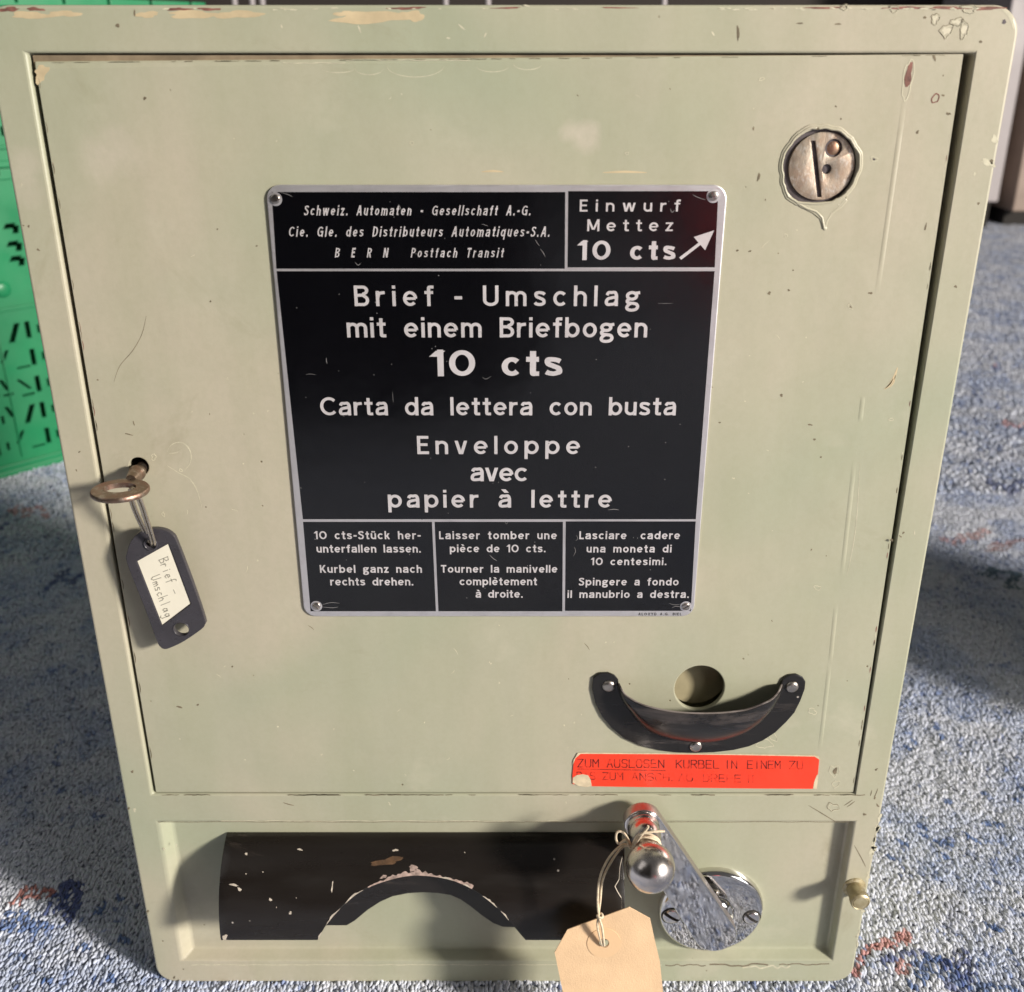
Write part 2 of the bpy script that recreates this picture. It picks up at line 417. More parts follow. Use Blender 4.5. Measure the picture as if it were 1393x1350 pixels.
# tan filler along the top edge of the frame
for i, (cx, cy, rx, ry) in enumerate(((42, 21, 26, 5), (88, 19, 20, 4.5), (200, 20, 16, 4), (262, 20, 36, 5), (325, 20, 30, 5.5), (505, 24, 52, 8), (560, 22, 16, 8), (470, 19, 14, 4))):
    blot('tan', 'body', cx, cy, rx, ry, 0, .22, 40 + i, .00004 + .00001 * (i % 3))
for i, (cx, cy, rx, ry) in enumerate(((12, 12, 14, 3), (48, 11, 12, 2.2), (243, 11, 14, 2.2), (285, 11, 18, 1.6), (553, 8, 22, 2), (1290, 7, 25, 2), (1345, 8, 18, 2.5), (1230, 7, 30, 1.6), (1120, 6.5, 30, 1.2), (690, 7, 18, 1.2), (840, 6.5, 20, 1))):
    blot('primer', 'body', cx, cy, rx, ry, 0, .3, 60 + i, .00007)
for i in range(46):
    x = random.uniform(980, 1372) if i < 30 else random.uniform(150, 900)
    blot('chip', 'body', x, random.uniform(7, 13), random.uniform(2, 6), random.uniform(.5, 1.2), 0, .3, 100 + i, .00010)
# chip outlines on the top right corner (paint blistered in rings)
def ring(mat, on, cx, cy, rx, ry, w=1.3, rot=0, seed=0, amp=.16):
    p = blob_px(cx, cy, rx, ry, rot, amp, 18, seed); scr(mat, on, p + [p[0]], w, .00009, False)
for i, (cx, cy, rx, ry) in enumerate(((1287, 42, 8, 9), (1311, 40, 6, 11), (1301, 30, 9, 5), (1272, 26, 5, 8), (1318, 12, 12, 5), (1148, 10, 5, 4), (1216, 12, 7, 4), (1132.5, 1098, 7, 5.5))):
    ring('grime', 'body', cx, cy, rx, ry, .55, 0, 200 + i, .26)
    ring('chip', 'body', cx + 1, cy + 1, rx * .86, ry * .86, .9, 0, 200 + i, .26)
    if i < 4: blot('haze_spot', 'body', cx, cy, rx * .6, ry * .6, 0, .3, 220 + i, .00003)
blot('chip', 'body', 1344, 222, 9, 4, .3, .3); blot('grime', 'body', 1349, 220, 2.5, 3); blot('chip', 'body', 1353, 190, 4, 6, .2, .3); blot('bare', 'body', 1366, 30, 3, 3)
scr('chip', 'body', [(1362, 12), (1374, 22), (1379, 40)], 5)
for (x, y_, a, l) in ((383, 36, 1.2, 5), (489, 40, 1.2, 11), (628, 37, .7, 12), (660, 48, -1.1, 7), (970, 46, 1.0, 7), (610, 52, .1, 5), (716, 8, .2, 9)):
    scr('chip', 'body', [(x - l / 2 * math.cos(a), y_ - l / 2 * math.sin(a)), (x, y_), (x + l / 2 * math.cos(a), y_ + l / 2 * math.sin(a))], 2.2)
for (x, y_, rx, ry) in ((160, 35, 2.5, 3), (1004, 45, 2, 9), (1140, 33, 5, 1), (1088, 32, 5, 1), (1258, 24, 2, 2), (1334, 57, 2, 2), (183, 18, 1.2, 4)):
    blot('grime', 'body', x, y_, rx, ry)

for (x, y_) in ((32, 307), (39, 308), (52, 340), (108, 615), (104, 640), (1331, 277), (1300, 390), (1225, 730), (1229, 725), (180, 1050), (175, 1100), (1192, 1047), (1190, 1085), (1194, 1096), (1176, 1108), (1213, 735), (201, 1240), (237, 1330)):
    blot('grime', 'body', x, y_, random.uniform(1, 2.4), random.uniform(.8, 2), random.uniform(0, 3), .3)
for (x, y_) in ((1244, 725), (1326, 237), (29, 252), (183, 1102), (223, 1155), (240, 1150), (530, 1072 + 22), (770, 1092)):
    blot('chip', 'body', x, y_, random.uniform(1, 2.4), random.uniform(.8, 2), random.uniform(0, 3), .3)
for p in ([(1148, 1096), (1160, 1088)], [(1152, 1098), (1163, 1090)], [(1100, 1096), (1120, 1108), (1138, 1119)], [(1186, 1075), (1184, 1083)], [(1194, 1073), (1190, 1084)], [(385, 1092), (400, 1096)],
          [(1162, 1150), (1172, 1168), (1178, 1180)]):
    scr('grime', 'body', p if len(p) > 2 else [p[0], ((p[0][0] + p[1][0]) / 2, (p[0][1] + p[1][1]) / 2 + .3), p[1]], 1.2)
# chipped paint along right edge near the stud and crack line under the recess
for i in range(16):
    yy = random.uniform(1110, 1290); blot('chip', 'body', 1199 - (yy - 1110) * .178 - random.uniform(1, 5), yy, random.uniform(1, 3.5), random.uniform(1.5, 6), .2, .35, 300 + i)
def jag(mat, on, x0, x1, y0, w=1.6, amp=1.5, step=6, th=.00006):
    n = int(abs(x1 - x0) / step) + 2
    scr(mat, on, [(x0 + (x1 - x0) * i / (n - 1), y0 + random.uniform(-amp, amp)) for i in range(n)], w, th, False)
jag('grime', 'body', 905, 960, 1313.5, 1.2); jag('grime', 'body', 965, 1045, 1313, 1.8, 2); jag('chip', 'body', 1010, 1075, 1315.5, 1.8, 2); jag('grime', 'body', 1060, 1128, 1312, 1.3, 1)
jag('chip', 'body', 260, 900, 1312.8, .8, .5, 12)
jag('grime', 'body', 215, 1155, 1118.3, .7, .3, 20); jag('chip', 'body', 300, 850, 1117.0, .8, .4, 14)
# door marks

for x0, x1, y0 in ((385, 470, 86), (470, 640, 82)): jag('chip', 'door', x0, x1, y0, 1.0, .6, 10)
def arc_px(cx, cy, rx, ry, a0, a1, n=9): return [(cx + rx * math.cos(RAD(a0 + (a1 - a0) * i / (n - 1))), cy + ry * math.sin(RAD(a0 + (a1 - a0) * i / (n - 1)))) for i in range(n)]
for cx, cy, rx, ry in ((565, 88, 40, 17), (502, 92, 20, 10), (670, 90, 22, 8), (718, 86, 20, 9), (460, 94, 22, 5)): scr('chip', 'door', arc_px(cx, cy, rx, ry, 8, 172), .9, .00006)
blot('primer', 'door', 1236, 102, 4.5, 16, .22, .2, 9, .00008); ring('chip', 'door', 1235, 108, 7, 25, 1.3, .20, 11); blot('primer', 'door', 1234, 112, 3, 5, 0, .2, 12, .00013)
ring('primer', 'door', 1272.5, 134, 4, 7, 1.6, .5, 13, .1); blot('grime', 'door', 1283, 130, 2, 1.5); blot('grime', 'door', 1271, 79, 2, 4, -.4)
for (x, y_, rx, ry) in ((197, 134, 2.2, 2.2), (1032, 241, 2, 5), (1025, 175, 1, 3), (1137, 145, 1.5, 1.2), (1144, 162, 1.2, 1.2), (1003, 341, 2, 1.2), (1020, 342, 2, 1.2), (1259, 309, 1.2, 5), (1248, 180, 1.5, 3), (1290, 155, 3, 2), (1063, 538, 2, 2), (1102, 578, 3, 1.2), (979, 575, 1.5, 1), (1046, 400, 2, 1.2), (1184, 399, 3, 1.5), (1047, 398, 2, 1.2), (1073, 395, 1.5, 1.5), (1283, 103, 1, 1), (244, 962, 4, 1.2), (269, 959, 2, 1), (316, 907, 1.2, 1.2), (175, 591, 5, .8), (182, 576, .8, 3), (133, 517, 1.2, 1), (1108, 598, 1.5, 1.5)):
    blot('grime', 'door', x, y_, rx, ry, random.uniform(-.4, .4), .2)
for (x, y_, rx, ry) in ((1189, 216.5, 4, 3.5), (1157, 417, 2.5, 4), (1069, 321, 1.5, 3), (1036, 108, 4, 1.5), (560, 195, 2, 3), (853, 209, 2, 2), (1212, 571, 2.5, 2), (1112, 800, 4, 3), (1135, 1049, 6, 8), (1137, 1067, 4, 5), (246, 640, 2, 2), (209, 622, 3, 4), (217, 818, 1.5, 1.5), (222, 700, 1.5, 3), (1052, 1003, 5, 5), (1105, 968, 5, 4), (1040, 1012, 10, 6)):
    ring('chip', 'door', x, y_, rx, ry, .7, random.uniform(-.5, .5), int(x), .25)
blot('grime', 'door', 1136, 1049, 2.5, 5, .2); blot('bare', 'door', 1189, 217, 1.6, 1.6); blot('grime', 'door', 1157, 418, 1.2, 1.6)
scr('tan', 'door', [(1203, 530), (1210, 524), (1217, 512), (1221, 500)], 3.5); scr('grime', 'door', [(1204, 529), (1211, 522), (1215, 515)], 1.4); scr('tan', 'door', [(1210, 528), (1216, 520)] + [(1218, 510)], 1.5)
scr('chip', 'door', arc_px(243, 622, 17, 20, 200, 420), 1.3); scr('chip', 'door', [(228, 634), (242, 643), (258, 652), (268, 668), (274, 690)], 1.2); scr('chip', 'door', [(230, 617), (240, 616), (247, 612)], 1.2)
scr('grime', 'door', [(155, 520), (163, 498), (180, 478), (193, 455), (199, 430)], .8); scr('grime', 'door', [(192, 700), (205, 722), (216, 716)], .9)
scr('chip', 'door', [(1170, 630), (1164, 720), (1152, 785)], .8)
scr('chip', 'door', [(1047, 327), (1040, 333), (1036, 338)], .7); scr('tan', 'door', [(820, 235), (850, 234), (880, 235)], 3.0); scr('tan', 'door', [(655, 234), (670, 233), (685, 234)], 3.0)
blot('tan', 'door', 56, 100, 9, 11, .2, .3, 3, .00003)
# pinkish streak of worn paint near the left edge of the door
rd = random.Random(3)
for i in range(90):
    mx, my = rd.uniform(240, 1150), rd.uniform(100, 1060)
    if math.hypot(mx - 951, my - 936) < 42 or math.hypot(mx - 1117, my - 228) < 62: continue
    blot(rd.choice(['grime', 'chip', 'chip']), 'door', mx, my, rd.uniform(.5, 1.3), rd.uniform(.5, 1.5), rd.uniform(0, 3), .2, 400 + i)
for i in range(34):
    x, y_ = rd.uniform(230, 1180), rd.uniform(100, 1060); a = rd.uniform(0, 3.14); l = rd.uniform(3, 12)
    if (350 < x < 990 and 240 < y_ < 845) or math.hypot(x - 951, y_ - 936) < 50 or math.hypot(x - 1117, y_ - 228) < 70: continue
    scr('chip' if rd.random() < .6 else 'grime', 'door', [(x, y_), (x + l / 2 * math.cos(a) + 1, y_ + l / 2 * math.sin(a)), (x + l * math.cos(a), y_ + l * math.sin(a))], .7)
for i in range(40):   # grime packed into the seams of the door
    xx = random.uniform(220, 1150); jag('grime', 'body', xx, xx + random.uniform(8, 40), 1081.6, random.uniform(.4, 1.3), .4, 6)
    xx = random.uniform(60, 1290); jag('grime', 'door', xx, xx + random.uniform(6, 26), 84.5 - (xx - 46) * .0080 + .8, random.uniform(.4, 1.0), .3, 6)
for i in range(26):
    yy = random.uniform(100, 1050); xx = 47.5 + (yy - 84) * (211.5 - 46.5) / (1078 - 84)
    scr(random.choice(['grime', 'primer', 'grime']), 'door', [(xx + 1.2, yy), (xx + 1.6 + 1.5, yy + 7), (xx + 1.2 + 2.3, yy + 14)], random.uniform(.5, 1.2))
for i in range(30):
    yy = random.uniform(90, 1060); xx = 1310 - (yy - 74) * (1311 - 1161.5) / (1078 - 74)
    scr(random.choice(['grime', 'chip', 'primer']), 'door', [(xx - 1.5, yy), (xx - 2.2, yy + 4), (xx - 2.6, yy + 8)], random.uniform(.5, 1.6))
NM = dict(tan='filler_patches', primer='primer_patches', chip='paint_chips', grime='grime_specks', haze_spot='rubbed_spots', bare='bare_specks')
for (mat, on), bm in layers.items():
    o = link(NM[mat], me_from(bm, NM[mat]), mat, machine if on == 'body' else door)
    o['kind'] = 'stuff'

# ------------------------------------------------------------------ text

XH = .735
def arc(cx, cy, rx, ry, a0, a1, n=14): return [(cx + rx * math.cos(RAD(a0 + (a1 - a0) * i / n)), cy + ry * math.sin(RAD(a0 + (a1 - a0) * i / n))) for i in range(n + 1)]
def sp(pts, per=6): return [(v.x, v.y) for v in spline([Vector((a, b_, 0)) for a, b_ in pts], per)]
def glyph(ch, w):
    """(width, strokes): S = curved stroke (centre line), B = straight diagonal cut level, R = rectangle"""
    h = w / 2; X = XH; W = .66
    S = lambda p: ('S', p); B = lambda x0, y0, x1, y1: ('B', (x0, y0, x1, y1)); R = lambda x0, y0, x1, y1: ('R', (x0, y0, x1, y1))
    stem = lambda x, y0=0., y1=1.: R(x, y0, x + w, y1)
    oo = lambda cx=W / 2, cy=X / 2, rx=W / 2 - h, ry=X / 2 - h, a0=0, a1=360: S(arc(cx, cy, rx, ry, a0, a1, 30))
    bowl = W / 2
    nw = .60
    def arch(x0, x1, top=X): # from the stem at x0 over to a leg at x1 (centre lines)
        r_ = (x1 - x0) / 2
        return S([(x0, top - h - r_ * .9)] + arc(x0 + r_, top - h - r_ * .95, r_, r_ * .95, 168, 0, 12) + [(x1, 0)])
    dot = lambda x, y=1.0: R(x, y - min(w, .15), x + w, y)
    if ch == 'o': return W, [oo()]
    if ch == 'c': return W * .93, [oo(a0=42, a1=318)]
    if ch == 'e': return W, [S([(h + .02, X * .5), (W - h, X * .5)]), S(arc(W / 2, X / 2, W / 2 - h, X / 2 - h, 0, 322, 28))] if False else [R(h, X * .5 - w * .42, W - h, X * .5 + w * .42), S(arc(W / 2, X / 2, W / 2 - h, X / 2 - h, 0, 318, 28))]
    if ch in 'aà':
        g = [S(sp([(.10, X - .20), (.17, X - .08), (.31, X - h), (.46, X - .07), (.53, X - .2), (.54, X - .36)])), R(.54 - h, 0, .54 + h, X - .34), S(sp([(.54, .44), (.34, .41), (.14, .345), (h, .2), (.13, h + .01), (.30, h + .01), (.46, .12), (.54, .25)]))]
        if ch == 'à': g.append(B(.40, .84, .24, 1.03))
        return .54 + h + .01, g
    if ch in 'bp': return W + .02, [stem(0, 0, 1) if ch == 'b' else stem(0, -.27, X), oo(W / 2 + .02)]
    if ch in 'dq': return W + .02, [stem(W + .02 - w, 0, 1) if ch == 'd' else stem(W + .02 - w, -.27, X), oo(W / 2)]
    if ch == 'n': return nw, [stem(0, 0, X), arch(h, nw - h)]
    if ch == 'h': return nw, [stem(0, 0, 1), arch(h, nw - h)]
    if ch in 'uü':
        r_ = (nw - w) / 2; g = [stem(nw - w, 0, X), S([(h, X)] + arc(h + r_, h + r_ * .95, r_, r_ * .95, 180, 348, 12))]
        if ch == 'ü': g += [dot(.10, .99), dot(nw - .10 - w, .99)]
        return nw, g
    if ch == 'm': return .96, [stem(0, 0, X), arch(h, .48), arch(.48, .96 - h)]
    if ch == 'r': return .42, [stem(0, 0, X), S(sp([(h, X * .5), (h + .06, X - .16), (.24, X - h - .02), (.42, X - h)]))]
    if ch == 'i': return w, [stem(0, 0, X), dot(0)]
    if ch == 'l': return w, [stem(0)]
    if ch == 't': return .42, [R(.12, .2, .12 + w, .95), S(sp([(.12 + h, .22), (.13 + h, .10), (.20 + h, h), (.42, h)])), R(0, X - w * .95, .41, X)]
    if ch == 'f': return .42, [R(.12, 0, .12 + w, .80), S(sp([(.12 + h, .78), (.13 + h, .9), (.2 + h, 1 - h), (.43, 1 - h)])), R(0, X - w * .95, .40, X)]
    if ch in 's':
        return .56, [S(sp([(.50, X - .17), (.42, X - h - .03), (.27, X - h), (.11, X - .11), (.12, X - .26), (.28, X - .345), (.44, X - .43), (.47, .17), (.40, h + .03), (.27, h), (.12, h + .03), (.05, .17)]))]
    if ch == 'g':
        return .66, [S(arc(.29, X - .235, .29 - h, .235 - h, 0, 360, 26)), S(sp([(.17, .34), (.08, .26), (.12, .165), (.30, .14), (.50, .10), (.57, -.02), (.50, -.15), (.30, -.20), (.12, -.16), (.07, -.06), (.14, .06), (.25, .13)])), S([(.44, X - .10), (.50, X - h - .03), (.66, X - h)])]
    if ch in 'è':
        u, g = glyph('e', w); return u, g + [B(.42, .84, .26, 1.03)]
    if ch == 'v': return .60, [B(.28, 0, .055 + .02, X), B(.32, 0, .545 - .02, X)]
    if ch == 'w': return .92, [B(.24, 0, .075, X), B(.26, 0, .45, X), B(.66, 0, .47, X), B(.68, 0, .845, X)]
    if ch == 'z': return .52, [R(0, X - w * .95, .52, X), R(0, 0, .52, w * .95), B(h + .03, w * .5, .50 - h - .01, X - w * .5)]
    if ch == 'k': return .60, [stem(0), B(h + .10, .28, .46, X), B(.48, 0, .24, .46)]
    if ch == 'z': return .5, []
    if ch == '1': return .36, [R(.36 - w, 0, .36, 1), B(.05, .74, .33 - h * .6, .96)]
    if ch == '0': return .84, [S(arc(.42, .5, .42 - h, .5 - h, 0, 360, 36))]
    if ch == '.': return w * 1.05, [R(0, 0, w * 1.05, w * 1.05)]
    if ch == '-': return .36, [R(.0, .33, .36, .33 + w)]
    if ch == 'B': return .66, [stem(0), S([(0, 1 - h), (.36, 1 - h)] + arc(.40, .76, .19, .24 - h, 80, -80, 12) + [(.36, .53), (0, .53)]), S([(0, .53), (.38, .53)] + arc(.41, .28, .25 - h + .02, .28 - h, 72, -90, 12) + [(0, h)])]
    if ch == 'E': return .56, [stem(0), R(w * .5, 0, .56, w), R(w * .5, 1 - w, .55, 1), R(w * .5, .45, .50, .45 + w * .95)]
    if ch == 'L': return .52, [stem(0), R(w * .5, 0, .52, w)]
    if ch == 'T': return .64, [R(0, 1 - w, .64, 1), stem(.32 - h, 0, 1 - w * .5)]
    if ch == 'I': return w, [stem(0)]
    if ch == 'U': return .72, [S([(h, 1)] + arc(.36, .30, .36 - h, .30 - h, 180, 360, 18) + [(.72 - h, 1)])]
    if ch == 'C': return .80, [S(arc(.46, .5, .46 - h, .5 - h, 44, 316, 30))]
    if ch == 'O': return .92, [S(arc(.46, .5, .46 - h, .5 - h, 0, 360, 34))]
    if ch == 'G': return .86, [S(arc(.46, .5, .46 - h, .5 - h, 44, 330, 30)), R(.48, .40, .86, .40 + w * .9), stem(.86 - w, .0, .42)]
    if ch == 'D': return .74, [stem(0), S([(0, 1 - h), (.28, 1 - h)] + arc(.32, .5, .42 - h, .5 - h, 84, -84, 20) + [(.28, h), (0, h)])]
    if ch in 'PR':
        g = [stem(0), S([(0, 1 - h), (.34, 1 - h)] + arc(.38, .71, .25 - h + .02, .29 - h, 80, -80, 12) + [(.34, .42 + h), (0, .42 + h)])]
        if ch == 'R': g.append(B(.56, 0, .36, .46))
        return .64, g
    if ch == 'M': return .86, [stem(0), stem(.86 - w), B(.41, .12, .09, 1), B(.45, .12, .77, 1)]
    if ch == 'N': return .72, [stem(0), stem(.72 - w), B(.72 - h - .02, 0, h + .02, 1)]
    if ch == 'A': return .76, [B(.07, 0, .36, 1), B(.69, 0, .40, 1), R(.18, .26, .58, .26 + w * .9)]
    if ch == 'K': return .70, [stem(0), B(h + .08, .36, .58, 1), B(.60, 0, .28, .56)]
    if ch == 'S': return .64, [S(sp([(.56, .78), (.47, .92 - h * .3), (.31, 1 - h), (.13, .86), (.12, .70), (.30, .56), (.50, .44), (.54, .26), (.45, .10), (.31, h), (.14, .08), (.06, .24)]))]
    if ch == 'X': return .70, [B(.08, 0, .62, 1), B(.62, 0, .08, 1)]
    if ch == 'Y': return .70, [B(.35, .42, .08, 1), B(.35, .42, .62, 1), stem(.35 - h, 0, .46)]
    raise KeyError(ch)
def line(parent, txt, x0, x1, base, cap, y, mat='letter', w=.15, sx=1.0, shear=0, th=.00010, wg=.46, name="lettering", minr=0):
    """one line of print between two pixel columns on the plane at depth y; tracking is solved, letters keep real thickness"""
    A = P(x0, base, y); B_ = P(x1, base, y); T = P(x0, cap, y); H = T[1] - A[1]; target = (B_[0] - A[0]) / H
    gl = [(None if c == ' ' else glyph(c, w / sx)) for c in txt]
    base_w = sum((wg * 1.0 if g is None else g[0]) for g in gl) * sx; ngap = len(txt) - 1
    tr = (target - base_w - shear * .7) / ngap
    bm = bmesh.new(); x = 0; cnt = 0
    ww = w
    def put(poly_rows, z_off):
        """strip of left/right points -> solid strip"""
        f = lambda q: (A[0] + (q[0] + shear * q[1]) * H, A[1] + q[1] * H)
        l = [f(a) for a, b_ in poly_rows]; r = [f(b_) for a, b_ in poly_rows]
        yf = y - th - z_off
        va = [bm.verts.new((p[0], yf, p[1])) for p in l]; vb = [bm.verts.new((p[0], yf, p[1])) for p in r]
        wa = [bm.verts.new((p[0], y + .00001, p[1])) for p in l]; wb = [bm.verts.new((p[0], y + .00001, p[1])) for p in r]
        n = len(l)
        for i in range(n): va[i].co.y -= .000004 * i / n; vb[i].co.y -= .000004 * i / n
        for i in range(n - 1):
            bm.faces.new((va[i], va[i + 1], vb[i + 1], vb[i])); bm.faces.new((va[i], wa[i], wa[i + 1], va[i + 1])); bm.faces.new((vb[i + 1], wb[i + 1], wb[i], vb[i]))
        bm.faces.new((va[0], vb[0], wb[0], wa[0])); bm.faces.new((va[-1], wa[-1], wb[-1], vb[-1]))
    for c, g in zip(txt, gl):
        if g is None: x += wg * sx + tr; continue
        gw = w / sx if sx < 1 else w
        for kind, d in g[1]:
            cnt += 1; zo = (cnt % 7) * .000006
            if kind == 'R': put([((x + d[0] * sx, d[1]), (x + d[2] * sx, d[1])), ((x + d[0] * sx, d[3]), (x + d[2] * sx, d[3]))], zo)
            elif kind == 'B':
                X0, Y0, X1, Y1 = d; X0 *= sx; X1 *= sx; L_ = math.hypot(X1 - X0, Y1 - Y0); hh = min(w * .5 * L_ / max(1e-6, abs(Y1 - Y0)), w * 1.2)
                put([((x + X0 - hh, Y0), (x + X0 + hh, Y0)), ((x + X1 - hh, Y1), (x + X1 + hh, Y1))], zo)
            else:
                p = [Vector((a * sx, b_)) for a, b_ in d]; p2 = [p[0]]
                for q in p[1:]:
                    if (q - p2[-1]).length > 1e-4: p2.append(q)
                p = p2; n = len(p); closed = (p[0] - p[-1]).length < 1e-3; rows = []
                for i in range(n):
                    a = p[i - 1] if i else (p[-2] if closed else p[0]); b_ = p[i + 1] if i < n - 1 else (p[1] if closed else p[-1])
                    t = (b_ - a).normalized(); nn = Vector((-t.y, t.x)) * w * .5 * (1 - (.26 if w > .19 else .10) * t.x * t.x)
                    # keep the horizontal stem width when the line is condensed
                    rows.append(((x + p[i].x + nn.x, p[i].y + nn.y), (x + p[i].x - nn.x, p[i].y - nn.y)))
                put(rows, zo)
        x += g[0] * sx + tr
    return link(name, me_from(bm, name), mat, parent)

# ------------------------------------------------------------------ the notice plate
PY = DY - .0011                      # front of the aluminium plate
pl = [P(357.5, 252.5, PY), P(988.5, 250, PY), P(945, 839, PY), P(417, 839, PY)]
px0 = (pl[0][0] + pl[3][0]) / 2; px1 = (pl[1][0] + pl[2][0]) / 2
bm = bm_prism(rrect(px0, px1, P(0, 839, PY)[1], P(0, 251.5, PY)[1], .0058, 8), PY, DY - .0002)
plate = link("notice_plate", cut(bm, [], .0004, 2), 'alu', machine, 40)
FY = PY - .00003
def field(x0a, x0b, x1a, x1b, ya, yb, r=0.0):
    """black field: left edge px x0a (top) / x0b (bottom), right x1a / x1b"""
    q = [P(x0a, ya, FY), P(x1a, ya, FY), P(x1b, yb, FY), P(x0b, yb, FY)]
    bm = bmesh.new(); prism(bm, [(q[3][0], q[3][1]), (q[2][0], q[2][1]), (q[1][0], q[1][1]), (q[0][0], q[0][1])], FY, PY + .0002)
    link("black_field", me_from(bm, "black_field"), 'lacquer', plate)
field(369.5, 376.0, 769.0, 768.3, 261.5, 365.8)
field(773.0, 772.0, 977.3, 972.4, 260.3, 364.0)
field(376.3, 412.0, 972.1, 946.6, 369.2, 706.6)
field(412.2, 422.5, 587.6, 593.0, 710.2, 831.8)
field(591.2, 596.4, 765.8, 765.0, 710.2, 831.8)
field(769.6, 768.6, 946.4, 939.8, 709.6, 831.3)
TY = FY
ln = lambda *a, **k: line(plate, *a, TY, **k)
it = dict(w=.122, sx=.64, shear=.20)
ln("Schweiz. Automaten - Gesellschaft A.-G.", 413.5, 723, 293.3, 279.5, wg=.75, **it)
ln("Cie. Gle. des Distributeurs Automatiques-S.A.", 392.5, 748.8, 322.3, 308.2, wg=.75, **it)
ln("B E R N", 455.5, 528.8, 350.5, 337.4, wg=.35, **it)
ln("Postfach Transit", 558.7, 685.9, 350.5, 337.4, wg=.75, **it)
ln("Einwurf", 788.5, 925, 288.0, 271.8, w=.175, sx=1.22)
ln("Mettez", 798.7, 915, 314.6, 298.5, w=.175, sx=1.22)
ln("10 cts", 787.5, 918, 354.0, 327.0, w=.225, wg=.40, sx=1.10)
ln("Brief - Umschlag", 482.7, 869.9, 416.6, 388.6, w=.158, wg=.28, sx=1.04)
ln("mit einem Briefbogen", 472.5, 880, 459.2, 431.8, w=.165, wg=.55, sx=1.04)
ln("10 cts", 588.8, 764.3, 512.0, 476.0, w=.225, wg=.50, sx=1.14)
ln("Carta da lettera con busta", 436.5, 919.2, 565.2, 540.4, w=.165, wg=.60, sx=1.03)
ln("Enveloppe", 567.9, 788.7, 617.9, 593.2, w=.165, sx=1.08)
ln("avec", 640.3, 717.9, 654.8, 629.8, w=.17, sx=1.08)
ln("papier à lettre", 528.2, 831.9, 690.7, 666.6, w=.17, wg=.5, sx=1.06)
for t in (("10 cts-Stück her-", 428.2, 572.5, 733.6, 722.7), ("unterfallen lassen.", 431, 572.5, 751.8, 741.2), ("Kurbel ganz nach", 435.6, 574.1, 779.3, 768.8), ("rechts drehen.", 449.6, 562.2, 796.5, 786),
          ("Laisser tomber une", 597.5, 757.4, 733.6, 722.9), ("pièce de 10 cts.", 612, 742, 751.4, 741), ("Tourner la manivelle", 600, 758.1, 779.1, 768.8), ("complètement", 625.3, 730.5, 796.2, 785.8), ("à droite.", 647, 711, 813.2, 802.8),
          ("Lasciare  cadere", 788, 924.7, 733.6, 722.9), ("una moneta di", 797.9, 913.2, 751.7, 741.3), ("10 centesimi.", 804, 906.3, 768.9, 758.8), ("Spingere a fondo", 787.3, 922.8, 796.5, 786.3), ("il manubrio a destra.", 771.9, 936.8, 813.5, 803.3)):
    ln(*t, w=.175, wg=.55)
line(plate, "ALOXYD A.G. BIEL", 868.4, 927, 837.2, 833.8, PY, mat='blacktext', w=.16, wg=.5)
bm = bmesh.new()   # the arrow towards the coin slot
prism(bm, [P(a, b, TY) for a, b in ((926.5, 353.6), (924.0, 350.4), (950.2, 330.4), (943.8, 322.6), (971.4, 313.6), (959.2, 340.6), (952.8, 333.4))], TY - .0001, TY + .00002)
link("arrow", me_from(bm, "arrow"), 'letter', plate)

bm = bmesh.new()     # nicks and scratches through the black print
rs = random.Random(12)
for p_ in ([(728, 326), (731, 331), (734, 335)], [(735, 339), (739, 344), (742, 350)], [(483, 357), (487, 361), (491, 358)], [(656, 513), (661, 516), (668, 512)], [(534, 532), (534.5, 541), (535, 548)], [(781, 744), (783, 750), (780, 757)], [(783, 736), (786, 733), (784, 728)], [(666, 755), (671, 760), (676, 763)],
           [(912, 284), (914, 289), (918, 286)], [(942, 265), (950, 269), (960, 272)], [(438, 823), (450, 820), (462, 821)], [(438, 826), (452, 827), (460, 826)], [(910, 821), (918, 823), (926, 822)], [(914, 827), (920, 825), (927, 826)], [(686, 709), (689, 713), (691, 710)], [(827, 694), (835, 693), (842, 694)], [(895, 413), (905, 413), (915, 413)], [(444, 487), (444, 491), (445, 495)], [(416, 510), (422, 509), (430, 510)], [(542, 278), (544, 282), (546, 286)], [(655, 305), (659, 306), (664, 308)], [(382, 262), (392, 265), (398, 268)]):
    stroke(bm, p_, rs.uniform(.4, .9), FY, .00003)
for i in range(60):
    x_, y_ = rs.uniform(400, 940), rs.uniform(270, 825); prism(bm, [P(a, c, FY) for a, c in blob_px(x_, y_, rs.uniform(.35, .8), rs.uniform(.35, .8), 0, .25, 7, i)], FY - .00003, FY + .00001)
o = link("scratches", me_from(bm, "scratches"), simple("bare_metal_nicks", (.26, .25, .25), .5, .3), plate); o['kind'] = 'stuff'

